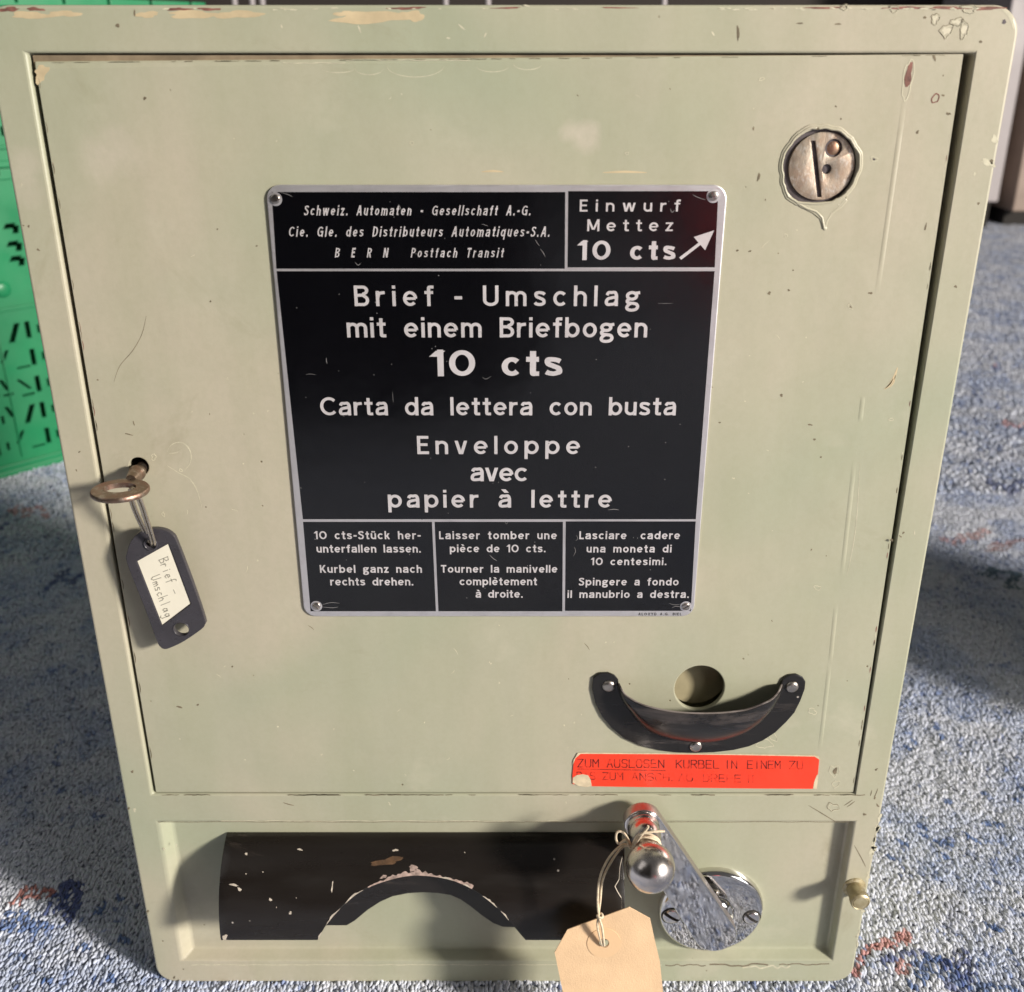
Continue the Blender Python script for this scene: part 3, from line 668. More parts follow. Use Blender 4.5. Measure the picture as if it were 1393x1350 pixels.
def screw(parent, px, py, y, r, h, slot_ang, mat='steel', name="screw", slotw=.18, dome=.5):
    x, z = P(px, py, y); bm = bmesh.new()
    prof = [(0, h)] + [(r * math.sin(a), h * (1 - dome) + h * dome * math.cos(a)) for a in [RAD(10 + 80 * i / 6) for i in range(7)]] + [(r, 0), (0, 0)]
    lathe(bm, x, z, prof, 28, y0=y)
    bmesh.ops.remove_doubles(bm, verts=bm.verts, dist=1e-8)
    c = bmesh.new(); w = r * slotw; s, k = math.sin(slot_ang), math.cos(slot_ang); R = r * 1.3
    prism(c, [(x + k * R - s * w, z + s * R + k * w), (x - k * R - s * w, z - s * R + k * w), (x - k * R + s * w, z - s * R - k * w), (x + k * R + s * w, z + s * R - k * w)], y - h * 1.5, y - h * .35)
    return link(name, cut(bm, [c]), mat, parent, 35)
for px, py, a in ((374.5, 271, .1), (970.5, 266.8, 2.0), (430.5, 824.7, 2.5), (933, 825.3, .6)):
    x, z = P(px, py, PY); bm = bmesh.new()     # dished, polished seat round each screw
    lathe(bm, x, z, [(.0027, -.0001), (.0027, .00005), (.0025, .00008), (.0018, .00009), (0, .00009)], 28, y0=PY)
    link("screw_seat", me_from(bm, "screw_seat"), 'alu', plate, 60)
    screw(plate, px, py, PY - .0001, .00185, .0008, a, slotw=.16)

# ------------------------------------------------------------------ coin slot
coin = bpy.data.objects.new("coin_slot", None); COL.objects.link(coin); coin.parent = machine
coin.location = (0, 0, 0); coin.matrix_parent_inverse = parent_world(machine).inverted()
cy_ = DY + .0012
cxx, czz = P(1117.8, 226.6, cy_)
b = bmesh.new(); lathe(b, cxx, czz, [(0, .0), (.0128, 0), (.0128, -.004), (0, -.004)], 56, y0=cy_)
bmesh.ops.remove_doubles(b, verts=b.verts, dist=1e-8)
A = P(1106.3, 191.5, cy_); B_ = P(1114.8, 268.5, cy_); w = .00092
s1 = bm_prism([(A[0] - w, A[1]), (A[0] + w, A[1]), (B_[0] + w, B_[1]), (B_[0] - w, B_[1])], cy_ - .01, cy_ + .0035)
h1 = P(1124.6, 230.2, cy_); h2 = P(1134, 201.6, cy_)
link("slot_disc", cut(b, [s1, bm_prism(circ(h1[0], h1[1], .0019, 24), cy_ - .01, cy_ + .0035), bm_prism(circ(h2[0], h2[1], .0034, 32), cy_ - .01, cy_ + .0012)], .00022, 2), 'disc', coin, 40)
b = bmesh.new()
for (px_, py_, r_) in ((1134, 201.6, .0031),): x, z = P(px_, py_, cy_ + .001); lathe(b, x, z, [(0, .0004), (r_ * .8, .0001), (r_, -.0004)], 28, y0=cy_ + .001)
link("rivet_head", me_from(b, "rivet_head"), 'brass', coin, 60)
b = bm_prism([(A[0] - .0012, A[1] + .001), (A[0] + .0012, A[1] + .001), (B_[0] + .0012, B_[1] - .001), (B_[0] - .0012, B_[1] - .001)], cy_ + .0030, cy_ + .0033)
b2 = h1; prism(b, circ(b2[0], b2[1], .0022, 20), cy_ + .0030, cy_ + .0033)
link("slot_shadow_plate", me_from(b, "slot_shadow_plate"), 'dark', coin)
# bare steel ring behind + ragged lip of old paint
b = bm_prism(circ(sx - .0006, sz, .0150, 48), DY + .0022, DY + .0026)
link("backing_ring", me_from(b, "backing_ring"), 'bare', coin)
b = bmesh.new(); pts = []
for i in range(90):
    a = 2 * math.pi * i / 90; k = .0151 + .00035 * math.sin(3 * a + 1) + .00022 * math.sin(7 * a) + .00016 * math.sin(16 * a + 2) + random.uniform(-.00012, .00012)
    zz = sz + k * math.sin(a)
    if zz < sz - .0130: zz = sz - .0130 - (zz - (sz - .0130)) * -.25
    pts.append((sx - .0006 + k * math.cos(a), DY - .0001, zz))
tube(b, pts, .00055, 8, closed=True)
r2 = [(p[0] + (p[0] - sx) * .045, DY + .0003, p[2] + (p[2] - sz) * .05) for p in pts]; tube(b, r2, .0007, 6, closed=True)
for (px_, py_, rr) in ((1100, 283, 2.2), (1110, 290, 2.6), (1118, 296, 2.4), (1120, 304, 1.8), (1122, 311, 2.4), (1130, 290, 2.0), (1140, 279, 1.8), (1092, 281, 1.6)):
    x, z = P(px_, py_, DY); lathe(b, x, z, [(0, .0004), (rr * .00022, .0003), (rr * .0004, 0)], 14, y0=DY)
tube(b, [PV(x, y_, DY) for x, y_ in ((1084, 276), (1098, 284), (1110, 288), (1118, 296), (1121, 311))], .0006, 8)
tube(b, [PV(x, y_, DY) for x, y_ in ((1152, 268), (1142, 280), (1130, 291), (1124, 302), (1121, 311))], .0004, 8)
bb = bm_prism([P(a, c, DY) for a, c in ((1076, 272), (1086, 268), (1148, 268), (1153, 273), (1146, 281), (1134, 290), (1127, 299), (1124.5, 308), (1121.5, 313), (1118, 307), (1115, 298), (1105, 290), (1088, 282))], DY - .00032, DY + .0001)
link("paint_run", cut(bb, [bm_prism(circ(sx - .0006, sz, .0146, 64), -.01, .02)], .00024, 3), 'paint', coin, 80)
link("paint_ridge", me_from(b, "paint_ridge"), 'paint', coin, 80)

# ------------------------------------------------------------------ coin return cup
cup = bpy.data.objects.new("coin_return_cup", None); COL.objects.link(cup); cup.parent = machine; cup.matrix_parent_inverse = parent_world(machine).inverted()
outer_px = [(807, 922), (805.5, 938), (810, 957), (819, 975.6), (832, 991), (849, 1005), (872, 1015.5), (898.5, 1021.8), (921, 1024.5), (945, 1025), (972, 1024), (998, 1021), (1019, 1016), (1038, 1008), (1055, 997), (1070, 982.5), (1081, 970), (1089, 954), (1095, 938), (1096, 928), (1092, 921.5), (1083, 917.5), (1074, 918.5), (1066, 923), (1062, 931)]
lip_px = [(842, 931), (849, 944), (860, 952), (874, 959), (892, 964), (912, 968), (932, 970), (951, 970.6), (975, 970.4), (998, 968.5), (1018, 965), (1037, 958), (1049, 952), (1058, 943), (1063, 932)]
cre_px = [(842, 933), (847, 950), (858, 966), (870, 980), (885, 992), (903, 999), (925, 1004), (951, 1006.5), (972, 1005.2), (991, 1001), (1010, 994), (1027, 983), (1042, 968), (1053, 951), (1062.5, 934)]
fy = DY - .0013
fo = [P(a, b_, fy) for a, b_ in outer_px + cre_px[::-1] + [(841, 925), (836, 919), (827, 915.5), (816, 916)]]
b = bm_prism(fo, fy, DY - .00005)
link("flange", cut(b, [], .0004, 2), 'cup', cup, 40)
b = bmesh.new(); n = len(lip_px)
cre = spline([PV(a, c, fy) for a, c in cre_px], 4); N = len(cre)
lipd = []
lp = spline([Vector((a, c, 0)) for a, c in lip_px], 4)
for i, q in enumerate(lp):
    t = i / (N - 1); p = .0125 * math.sin(math.pi * t) ** .55
    lipd.append(PV(q.x, q.y, fy - p))
rows = []
K = 9
for k in range(K + 1):
    s = k / K; row = []
    for c_, l_ in zip(cre, lipd):
        y_ = c_.y + (l_.y - c_.y) * math.sin(s * math.pi / 2) ** .85
        f_ = 1 - math.cos(s * math.pi / 2)
        f_ = .5 * f_ + .5 * s
        row.append(b.verts.new((c_.x + (l_.x - c_.x) * f_, y_, c_.z + (l_.z - c_.z) * f_)))
    rows.append(row)
for A_, B2 in zip(rows, rows[1:]):
    for i in range(N - 1): b.faces.new((A_[i], A_[i + 1], B2[i + 1], B2[i]))
me = me_from(b, "cup"); o = link("tmp", me); me = realize(o, [('SOLIDIFY', dict(thickness=.0009, offset=1))]); bpy.data.objects.remove(o)
link("scoop", me, 'cup', cup, 50)
b = bmesh.new()
tube(b, [c + Vector((0, -.0003, 0)) for c in cre[6:-8]], .00045, 6, taper=lambda t: math.sin(math.pi * t) ** .5 * .9 + .1)
link("worn_crease", me_from(b, "worn_crease"), simple("rust_worn_crease", (.17, .055, .04), .45, 0, .4, 300), cup, 60)
b = bmesh.new(); tube(b, [c + Vector((0, -.0002, .0002)) for c in lipd], .0005, 6)
link("rim", me_from(b, "rim"), black_enamel("worn_rim", (.05, .04, .04), (.30, .26, .24), .45, .3), cup, 60)
for px_, py_ in ((828, 933.5), (1077.5, 934.5), (946.5, 1015.5)):
    x, z = P(px_, py_, fy); b = bmesh.new(); lathe(b, x, z, [(.0031, 0), (.0031, .0002), (.0027, .0008), (.0018, .00115), (0, .0012)], 24, y0=fy)
    link("rivet", me_from(b, "rivet"), 'steel', cup, 50)

# ------------------------------------------------------------------ the orange tape label
ty = DY - .00045
tape = link("warning_label", cut(bm_prism([P(a, c, ty) for a, c in ((788, 1025), (900, 1026), (1000, 1027), (1108, 1029), (1113.5, 1030.5), (1114.5, 1034), (1113, 1050), (1110, 1073.5), (1040, 1073.2), (940, 1072), (860, 1071), (803, 1070), (779, 1067), (778.5, 1055), (780, 1040), (783, 1030))], ty, DY - .00003), [], .00008, 1), 'red', machine)
b = bmesh.new()
prism(b, [P(a, c, ty) for a, c in ((779.5, 1058), (785, 1054.5), (793, 1053.5), (800, 1055), (803.5, 1061), (805, 1069.5), (797, 1071), (786, 1069), (779, 1065))], ty - .00006, ty + .0001)
prism(b, [P(a, c, ty) for a, c in ((1106, 1073.3), (1107.5, 1064), (1111, 1055), (1113.6, 1053), (1111, 1073.6))], ty - .00006, ty + .0001)
prism(b, [P(a, c, ty) for a, c in ((786, 1024.6), (796, 1024), (900, 1025), (1000, 1026), (1108, 1028), (1114, 1029.6), (1115, 1034), (1113.8, 1033), (1108, 1029.4), (1000, 1027.3), (900, 1026.2), (790, 1025.6), (783, 1031.5), (779, 1041), (780.5, 1034))], ty - .00004, ty + .0001)
link("torn_edge", me_from(b, "torn_edge"), 'tape_back', tape)
G = {  # single-stroke letters, drawn in a 1 x 1 cell
 'Z': [[(0, 1), (1, 1), (0, 0), (1, 0)]], 'U': [[(0, 1), (0, .2), (.2, 0), (.8, 0), (1, .2), (1, 1)]], 'M': [[(0, 0), (0, 1), (.5, .45), (1, 1), (1, 0)]],
 'A': [[(0, 0), (.5, 1), (1, 0)], [(.2, .38), (.8, .38)]], 'S': [[(1, .9), (.8, 1), (.2, 1), (0, .8), (.1, .58), (.9, .45), (1, .2), (.8, 0), (.2, 0), (0, .12)]], 'L': [[(0, 1), (0, 0), (1, 0)]],
 'O': [[(.2, 0), (0, .25), (0, .75), (.2, 1), (.8, 1), (1, .75), (1, .25), (.8, 0), (.2, 0)]], 'E': [[(1, 1), (0, 1), (0, 0), (1, 0)], [(0, .52), (.85, .52)]], 'N': [[(0, 0), (0, 1), (1, 0), (1, 1)]],
 'K': [[(0, 1), (0, 0)], [(1, 1), (0, .42)], [(.3, .58), (1, 0)]], 'R': [[(0, 0), (0, 1), (.8, 1), (1, .85), (1, .65), (.8, .5), (0, .5)], [(.5, .5), (1, 0)]],
 'B': [[(0, 0), (0, 1), (.75, 1), (.92, .85), (.92, .65), (.75, .52), (0, .52)], [(.75, .52), (1, .38), (1, .14), (.8, 0), (0, 0)]], 'I': [[(.5, 1), (.5, 0)]],
 'D': [[(0, 0), (0, 1), (.7, 1), (1, .7), (1, .3), (.7, 0), (0, 0)]], 'H': [[(0, 1), (0, 0)], [(1, 1), (1, 0)], [(0, .5), (1, .5)]], 'C': [[(1, .85), (.8, 1), (.2, 1), (0, .75), (0, .25), (.2, 0), (.8, 0), (1, .15)]],
 'G': [[(1, .85), (.8, 1), (.2, 1), (0, .75), (0, .25), (.2, 0), (.8, 0), (1, .2), (1, .48), (.6, .48)]], 'P': [[(0, 0), (0, 1), (.8, 1), (1, .85), (1, .65), (.8, .5), (0, .5)]], '!': [[(.4, 1), (.4, .3)], [(.4, .1), (.4, 0)]]}
def flatstroke(bm, pts3, w, th, nrm=Vector((0, -1, 0))):
    for p, q in zip(pts3, pts3[1:]):
        t = (q - p); 
        if t.length < 1e-7: continue
        t.normalize(); s = t.cross(nrm).normalized() * w * .5; e = t * w * .4; p0 = p - e; q0 = q + e
        u = [p0 + s, q0 + s, q0 - s, p0 - s]; a = [bm.verts.new(c + nrm * th) for c in u]; c2 = [bm.verts.new(c) for c in u]
        bm.faces.new(a)
        for i in range(4): bm.faces.new((a[i], c2[i], c2[(i + 1) % 4], a[(i + 1) % 4]))
def plotter(words, base0, base1, cap_px, name="lettering", drop=0, seed=1, mat="ink"):
    """words: (text, x0, x1); baseline runs from base0 to base1 along the tape"""
    rnd = random.Random(seed); bm = bmesh.new()
    for txt, x0, x1 in words:
        pitch = (x1 - x0) / len(txt)
        for i, ch in enumerate(txt):
            for st in G[ch]:
                pts = []
                for u, v in st:
                    X = x0 + pitch * (i + u * .72); b_ = base0 + (base1 - base0) * (X - 780) / 330
                    pts.append(PV(X, b_ - v * cap_px, ty))
                for p, q in zip(pts, pts[1:]):
                    if rnd.random() < drop: continue
                    flatstroke(bm, [p, q], .00042, .00005)
    return link(name, me_from(bm, name), mat, tape)
plotter([("ZUM", 786, 817), ("AUSLOSEN", 826, 906)], 1043.5, 1046.5, 10.5, drop=0)
plotter([("KURBEL", 920, 981), ("IN", 986, 1005), ("EINEM", 1017, 1064), ("ZU", 1074, 1095)], 1043.5, 1046.5, 10.5, drop=.04, seed=4)
plotter([("BIS", 785, 812), ("ZUM", 820, 850), ("ANSCHLAG", 860, 945), ("DREHEN!", 957, 1032)], 1060, 1066, 9.5, drop=.16, seed=6, mat='ink2')
b = bmesh.new(); flatstroke(b, [PV(786, 1044.8 + 1.5, ty), PV(905, 1048.5, ty)], .0003, .00005); link("underline", me_from(b, "underline"), 'ink', tape)

# ------------------------------------------------------------------ delivery hood in the lower recess
hood = bpy.data.objects.new("delivery_hood", None); COL.objects.link(hood); hood.parent = machine; hood.matrix_parent_inverse = parent_world(machine).inverted()
HY0, HP = .0060, .031
HZ0 = P(0, 1132, HY0)[1]; HZ1 = P(0, 1279.5, HY0 - HP)[1]
def HS(x, t, off=0):
    a = t * math.pi / 2; y = HY0 - HP * math.sin(a) ** .9; f = .62 * (1 - math.cos(a)) + .38 * t
    z = HZ0 + (HZ1 - HZ0) * f
    ny, nz = -math.sin(math.pi / 2 * (.15 + .85 * t)), math.cos(math.pi / 2 * (.15 + .85 * t))
    return Vector((x, y + ny * off, z + nz * off))
def proj(v):   # world -> pixel of the photograph
    dy = v.y + D; dz = v.z - CAMZ; zc = dy * math.cos(TH) - dz * math.sin(TH); yc = dy * math.sin(TH) + dz * math.cos(TH)
    return CX + F * v.x / zc, CY - F * yc / zc
HX0, HX1 = -.1490, P(849, 1279, HY0 - HP)[0]
arch_px = [(432, 1280), (437, 1270), (446.5, 1255), (463, 1236), (484, 1217.4), (504, 1206.5), (525.6, 1198.7), (546, 1193.5), (567, 1191.3), (590, 1193), (613, 1197.4), (633, 1205), (650.5, 1215), (668, 1228), (683.8, 1242.4), (700, 1262), (715, 1282)]
def t_at(px, py):
    """surface parameter of the hood under a pixel -> (x, t)"""
    lo, hi = 0.0, 1.0
    for _ in range(40):
        m_ = (lo + hi) / 2; v = HS(0, m_)
        if proj(v)[1] < py: lo = m_
        else: hi = m_
    v = HS(0, lo); zc = (v.y + D) * math.cos(TH) - (v.z - CAMZ) * math.sin(TH)
    return ((px - CX) / F * zc, lo)
arch = [t_at(a, c) for a, c in arch_px]
arch_s = [(v.x, v.y) for v in spline([Vector((a, c, 0)) for a, c in arch], 4)]
def tmax(x):
    if x <= arch_s[0][0] or x >= arch_s[-1][0]: return 1.0
    for (xa, ta), (xb, tb) in zip(arch_s, arch_s[1:]):
        if xa <= x <= xb: return min(1, ta + (tb - ta) * (x - xa) / max(1e-9, xb - xa))
    return 1.0
xs = sorted(set([HX0 + (arch_s[0][0] - HX0) * i / 10 for i in range(11)] + [a for a, _ in arch_s] + [arch_s[-1][0] + (HX1 - arch_s[-1][0]) * i / 10 for i in range(11)]))
b = bmesh.new(); K = 26; cols = []
for x in xs:
    tm = tmax(x); cols.append([b.verts.new(HS(x, tm * k / K)) for k in range(K + 1)])
for A_, B2 in zip(cols, cols[1:]):
    for k in range(K): b.faces.new((A_[k], A_[k + 1], B2[k + 1], B2[k]))
me = me_from(b, "hood"); o = link("tmp", me); me = realize(o, [('SOLIDIFY', dict(thickness=.0014, offset=-1)), ('BEVEL', dict(width=.0003, segments=2, limit_method='ANGLE', angle_limit=RAD(50)))]); bpy.data.objects.remove(o)
link("cover", me, 'black', hood, 45)
# wear along the arch: ragged chips lying on the curved cover
b = bmesh.new(); rnd = random.Random(5)
def hood_patch(bm, poly_px, off=.00015):
    vs = []; 
    for a, c in poly_px:
        x, t = t_at(a, c); vs.append(bm.verts.new(HS(x, t, off)))
    c0 = Vector((0, 0, 0))
    for v in vs: c0 += v.co
    cv = bm.verts.new(c0 / len(vs))
    for i in range(len(vs)): bm.faces.new((vs[i], vs[(i + 1) % len(vs)], cv))
av = spline([Vector((a, c, 0)) for a, c in arch_px], 6)
def arch_band(bm, i0, i1, wf, off=.0002):
    up, lo = [], []
    for i in range(i0, i1 + 1):
        q = av[i]; t = (av[min(len(av) - 1, i + 1)] - av[max(0, i - 1)]).normalized(); nn = Vector((t.y, -t.x, 0))
        w_ = wf((i - i0) / max(1, i1 - i0)) * rnd.uniform(.45, 1.35)
        x, tt = t_at(q.x - nn.x * .1, min(1281, q.y)); lo.append(bm.verts.new(HS(x, min(1, tt), off)))
        x, tt = t_at(q.x + nn.x * w_, q.y + nn.y * w_); up.append(bm.verts.new(HS(x, tt, off)))
    for i in range(len(up) - 1): bm.faces.new((lo[i], lo[i + 1], up[i + 1], up[i]))
n_av = len(av)
arch_band(b, int(n_av * .30), int(n_av * .72), lambda t: 1.2 + 6.5 * math.exp(-((t - .42) / .22) ** 2) + 3.5 * math.exp(-((t - .95) / .12) ** 2))
hood_patch(b, blob_px(562, 1181, 6, 4, .3, .3, 14, 3)); hood_patch(b, blob_px(522, 1193, 5, 2, -.2, .3, 12, 4))
o = link("worn_arch_edge", me_from(b, "worn_arch_edge"), 'pinkwear', hood); o['kind'] = 'stuff'
b = bmesh.new(); rnd = random.Random(9)
for i0 in range(2, n_av - 8, 9):
    if rnd.random() < .72: arch_band(b, i0, min(n_av - 2, i0 + rnd.randint(3, 8)), lambda t: 1.9 * math.sin(math.pi * (t * .9 + .05)) + .1, .00026)
for i in range(5):
    cx_, cy2 = rnd.uniform(312, 840), rnd.uniform(1140, 1274)
    if 440 < cx_ < 715 and cy2 > 1185: continue
    hood_patch(b, blob_px(cx_, cy2, rnd.uniform(.35, 1.1), rnd.uniform(.35, 1.1), rnd.uniform(0, 3), .3, 8, i))
for cx_, cy2, rx, ry, ro in ((318, 1204, 7, 1.2, .2), (326, 1210, 3, 2, .3), (452, 1207, 1, 7, .1), (368, 1224, 2, 2, 0), (306, 1275, 3, 4, 0), (335, 1162, 2, 1.5, 0), (408, 1156, 3, 1.4, .2), (395, 1242, 2, 2, 0), (538, 1157, 4, 1.5, 0)):
    hood_patch(b, blob_px(cx_, cy2, rx, ry, ro, .3, 12, int(cx_)))
# bared right-hand edge of the cover
for p in ([(849.5, 1140), (849.8, 1170), (849.5, 1200), (849, 1230), (848.5, 1278), (846.5, 1278), (846, 1240), (845, 1222), (840, 1214), (836, 1206), (842, 1196), (843, 1180), (846.5, 1165), (847, 1150)],): hood_patch(b, p, .0003)
o = link("cover_chips", me_from(b, "cover_chips"), 'cream', hood); o['kind'] = 'stuff'
b = bmesh.new(); hood_patch(b, blob_px(527, 1172, 20, 5, -.15, .25, 20, 2)); 
link("rust_stain", me_from(b, "rust_stain"), simple("brown_stain", (.085, .045, .022), .55, 0, .5, 260), hood)
# inner plate with its own flatter arch
iy = -.004
ia = [(441, 1259), (471.5, 1259), (482, 1253), (500, 1238), (517, 1227), (534, 1219.5), (555, 1215.3), (575.6, 1214), (595, 1215), (613, 1217.8), (627, 1224), (640, 1233), (655, 1245), (671, 1256), (684, 1261), (712, 1262)]
up = [(716, 1214), (660, 1192), (620, 1182), (530, 1182), (480, 1196), (438, 1214)]
b = bm_prism([P(a, c, iy) for a, c in ia + up], iy, iy + .0015)
link("inner_plate", me_from(b, "inner_plate"), 'black', hood)

# ------------------------------------------------------------------ crank
crank = bpy.data.objects.new("crank", None); COL.objects.link(crank); crank.parent = machine; crank.matrix_parent_inverse = parent_world(machine).inverted()
ey = .0062
ex, ez = P(968, 1243, .0020)
b = bmesh.new(); R = .0284
lathe(b, ex, ez, [(R, 0), (R, .0012), (R * .99, .0024), (R * .975, .0034), (R * .95, .0041), (R * .915, .0045), (R * .5, .0046), (0, .0046)], 96, y0=ey)
link("escutcheon", me_from(b, "escutcheon"), 'chrome', crank, 50)
front = ey - .0046
b = bmesh.new(); lathe(b, ex, ez, [(.0125, -.0003), (.0122, .0012), (.0105, .0030), (.0088, .0042), (.0085, .0075), (0, .0075)], 48, y0=front)
link("hub", me_from(b, "hub"), 'chrome', crank, 50)
ay = -.0135      # front face of the arm
ax0 = Vector((ex - .0007, ez + .0002)); ax1 = Vector(P(875, 1124, ay))
def capsule(c0, r0, c1, r1, n=18):
    d = (c1 - c0); a = math.atan2(d.y, d.x); out = []
    for i in range(n + 1): t = a + math.pi / 2 + math.pi * i / n; out.append((c0.x + r0 * math.cos(t), c0.y + r0 * math.sin(t)))
    for i in range(n + 1): t = a - math.pi / 2 + math.pi * i / n; out.append((c1.x + r1 * math.cos(t), c1.y + r1 * math.sin(t)))
    return out
b = bm_prism(capsule(ax0, .0112, ax1, .0094), ay, ay + .0070)
arm = link("arm", cut(b, [], .0009, 3), 'chrome', crank, 40)
arm.data.materials.append(brushed("dull_chrome_edge", (.50, .45, .43), .40))
for p_ in arm.data.polygons: p_.material_index = 1 if abs(p_.normal.y) < .35 else 0
for px_, py_, r_, h_, an_ in ((913.5, 1246, .0049, .0017, -35), (1022.5, 1248, .0043, .0019, -38)):
    x, z = P(px_, py_, front); bm = bmesh.new(); lathe(bm, x, z, [(0, .00006), (r_ + .0007, .00006), (r_ + .0007, -.0004)], 40, y0=front)
    link("screw_gap_shade", me_from(bm, "screw_gap_shade"), 'dark', crank)  # flat dark disc, painted shade of the gap round the screw
    screw(crank, px_, py_, front, r_, h_, RAD(an_), brushed('bright_screw_head', (.74, .71, .70), .2), slotw=.19, dome=.7)
    bm = bmesh.new(); k_, s_ = math.cos(RAD(an_)), math.sin(RAD(an_)); w_ = r_ * .18; R_ = r_ * .97; yb = front - h_ * .36
    prism(bm, [(x + k_ * R_ - s_ * w_, z + s_ * R_ + k_ * w_), (x - k_ * R_ - s_ * w_, z - s_ * R_ + k_ * w_), (x - k_ * R_ + s_ * w_, z - s_ * R_ - k_ * w_), (x + k_ * R_ + s_ * w_, z + s_ * R_ - k_ * w_)], yb - .00004, yb + .0001)
    link("screw_slot_shade", me_from(bm, "screw_slot_shade"), 'dark', crank)  # dark bar laid in the slot as painted shade
b = bmesh.new(); bx, bz = ax1.x, ax1.y
prof = [(.0076, -.0002), (.0080, .0006), (.0080, .0016), (.0074, .0022), (.0076, .0034), (.0080, .0052), (.0081, .0072), (.0077, .0096), (.0067, .0118), (.0057, .0134), (.0056, .0150), (.0061, .0168)]
br, bc = .0117, .0285
for i in range(15):
    a = RAD(-48 + (138) * i / 14); prof.append((br * math.cos(a), bc + br * math.sin(a)))
prof.append((0, bc + br)); lathe(b, bx, bz, prof, 64, y0=ay)
link("handle_knob", me_from(b, "handle_knob"), 'chrome_ball', crank, 70)

# ------------------------------------------------------------------ small round stud on the frame
b = bmesh.new(); x, z = P(1162, 1207, 0)
lathe(b, x, z, [(.0062, 0), (.0060, .0006), (.0047, .0012), (.0046, .0070), (.0050, .0078), (.0051, .0092), (.0050, .0106), (.0044, .0112), (.0040, .0109), (.0037, .0113), (0, .0114)], 36, y0=0)
link("stud", me_from(b, "stud"), 'knob', machine, 40)

# ------------------------------------------------------------------ key in the lock
key = empty("key", (kx, 0, kz), "tarnished brown metal key sticking out of the keyhole on the left", "key")
b = bmesh.new(); kzz = kz - .0012
lathe(b, kx + .0006, kzz, [(.0001, -.008), (.0026, -.008), (.0026, .0012), (.0031, .0020), (.0028, .0030), (.0036, .0040), (.0036, .0052), (.0029, .0060), (.0031, .0078), (.0028, .0100), (.0022, .0125), (.0001, .0128)], 32, y0=DY)
link("shank", me_from(b, "shank"), 'copper', key, 50)
b = bmesh.new()
bcx, bcz = P(163.5, 668, -.0225); bcx -= 0
b = bmesh.new(); out_ = []; inn = []
NB = 48
def rg(r_x, r_y, cx_, cy_2, z_): return [b.verts.new((cx_ + r_x * math.cos(2 * math.pi * i / NB), cy_2 + r_y * math.sin(2 * math.pi * i / NB), z_)) for i in range(NB)]
hw = .0011
o1 = rg(.0116, .0108, bcx, -.0225, bcz + hw); o1b = rg(.0120, .0112, bcx, -.0225, bcz + hw * .5); o2b = rg(.0120, .0112, bcx, -.0225, bcz - hw * .5); o2 = rg(.0116, .0108, bcx, -.0225, bcz - hw)
i2 = rg(.0067, .0052, bcx - .0004, -.0215, bcz - hw); i1 = rg(.0067, .0052, bcx - .0004, -.0215, bcz + hw)
seq = [o1, o1b, o2b, o2, i2, i1, o1]
for A_, B2 in zip(seq, seq[1:]):
    for i in range(NB): j = (i + 1) % NB; b.faces.new((A_[i], A_[j], B2[j], B2[i]))
link("bow", me_from(b, "bow"), 'copper', key, 50)

# ------------------------------------------------------------------ key tag with its wire link
TGY = -.0085
tx, tz = P(206, 740, TGY)
ktag = empty("key_tag", (tx, TGY, tz), "dark grey plastic key tag with cream paper label handwritten Brief-Umschlag hanging from the key", "key tag")
tg = [(173, 768), (172.5, 752), (177.5, 737.5), (186, 727), (197, 721), (211, 719.5), (225, 722), (235, 728.5), (241, 739), (262, 794), (278.5, 843), (278.5, 850), (274, 856.5), (250, 873), (231, 882), (223, 883.5), (217.5, 880), (213, 872), (196, 826)]
tgs = [(v.x, v.y) for v in spline([Vector((*P(a, c, TGY), 0)) for a, c in tg], 3, True)]
c1 = P(204.8, 740.5, TGY); c2 = P(246.5, 856.5, TGY)
lq = [P(185.6, 764, TGY), P(228.9, 739.5, TGY), P(259.6, 822, TGY), P(220, 852, TGY)]
b = bm_prism(tgs[::-1], TGY, TGY + .0028)
link("frame", cut(b, [bm_prism(circ(c1[0], c1[1], .0020, 24), TGY - .01, TGY + .01), bm_prism(circ(c2[0], c2[1], .0034, 30), TGY - .01, TGY + .01), bm_prism(lq, TGY - .01, TGY + .0006)], .00045, 2), 'tag_frame', ktag, 40)
b = bmesh.new(); tube(b, [(c1[0] + .0028 * math.cos(a), TGY - .0001, c1[1] + .0028 * math.sin(a)) for a in [2 * math.pi * i / 32 for i in range(32)]], .00045, 8, True)
link("eyelet", me_from(b, "eyelet"), 'tag_frame', ktag, 60); b = bmesh.new()
tube(b, [(c2[0] + .0037 * math.cos(a), TGY + .0001, c2[1] + .0037 * math.sin(a)) for a in [2 * math.pi * i / 32 for i in range(32)]], .0003, 8, True)
link("eyelet", me_from(b, "eyelet"), 'tag_frame', ktag, 60)
LY = TGY + .0004
b = bm_prism([P(a, c, TGY) for a, c in ((186.6, 764.2), (228.2, 740.8), (258.6, 821.6), (220.4, 850.6))], LY, LY + .0002)
lab = link("paper_label", me_from(b, "paper_label"), 'label', ktag)
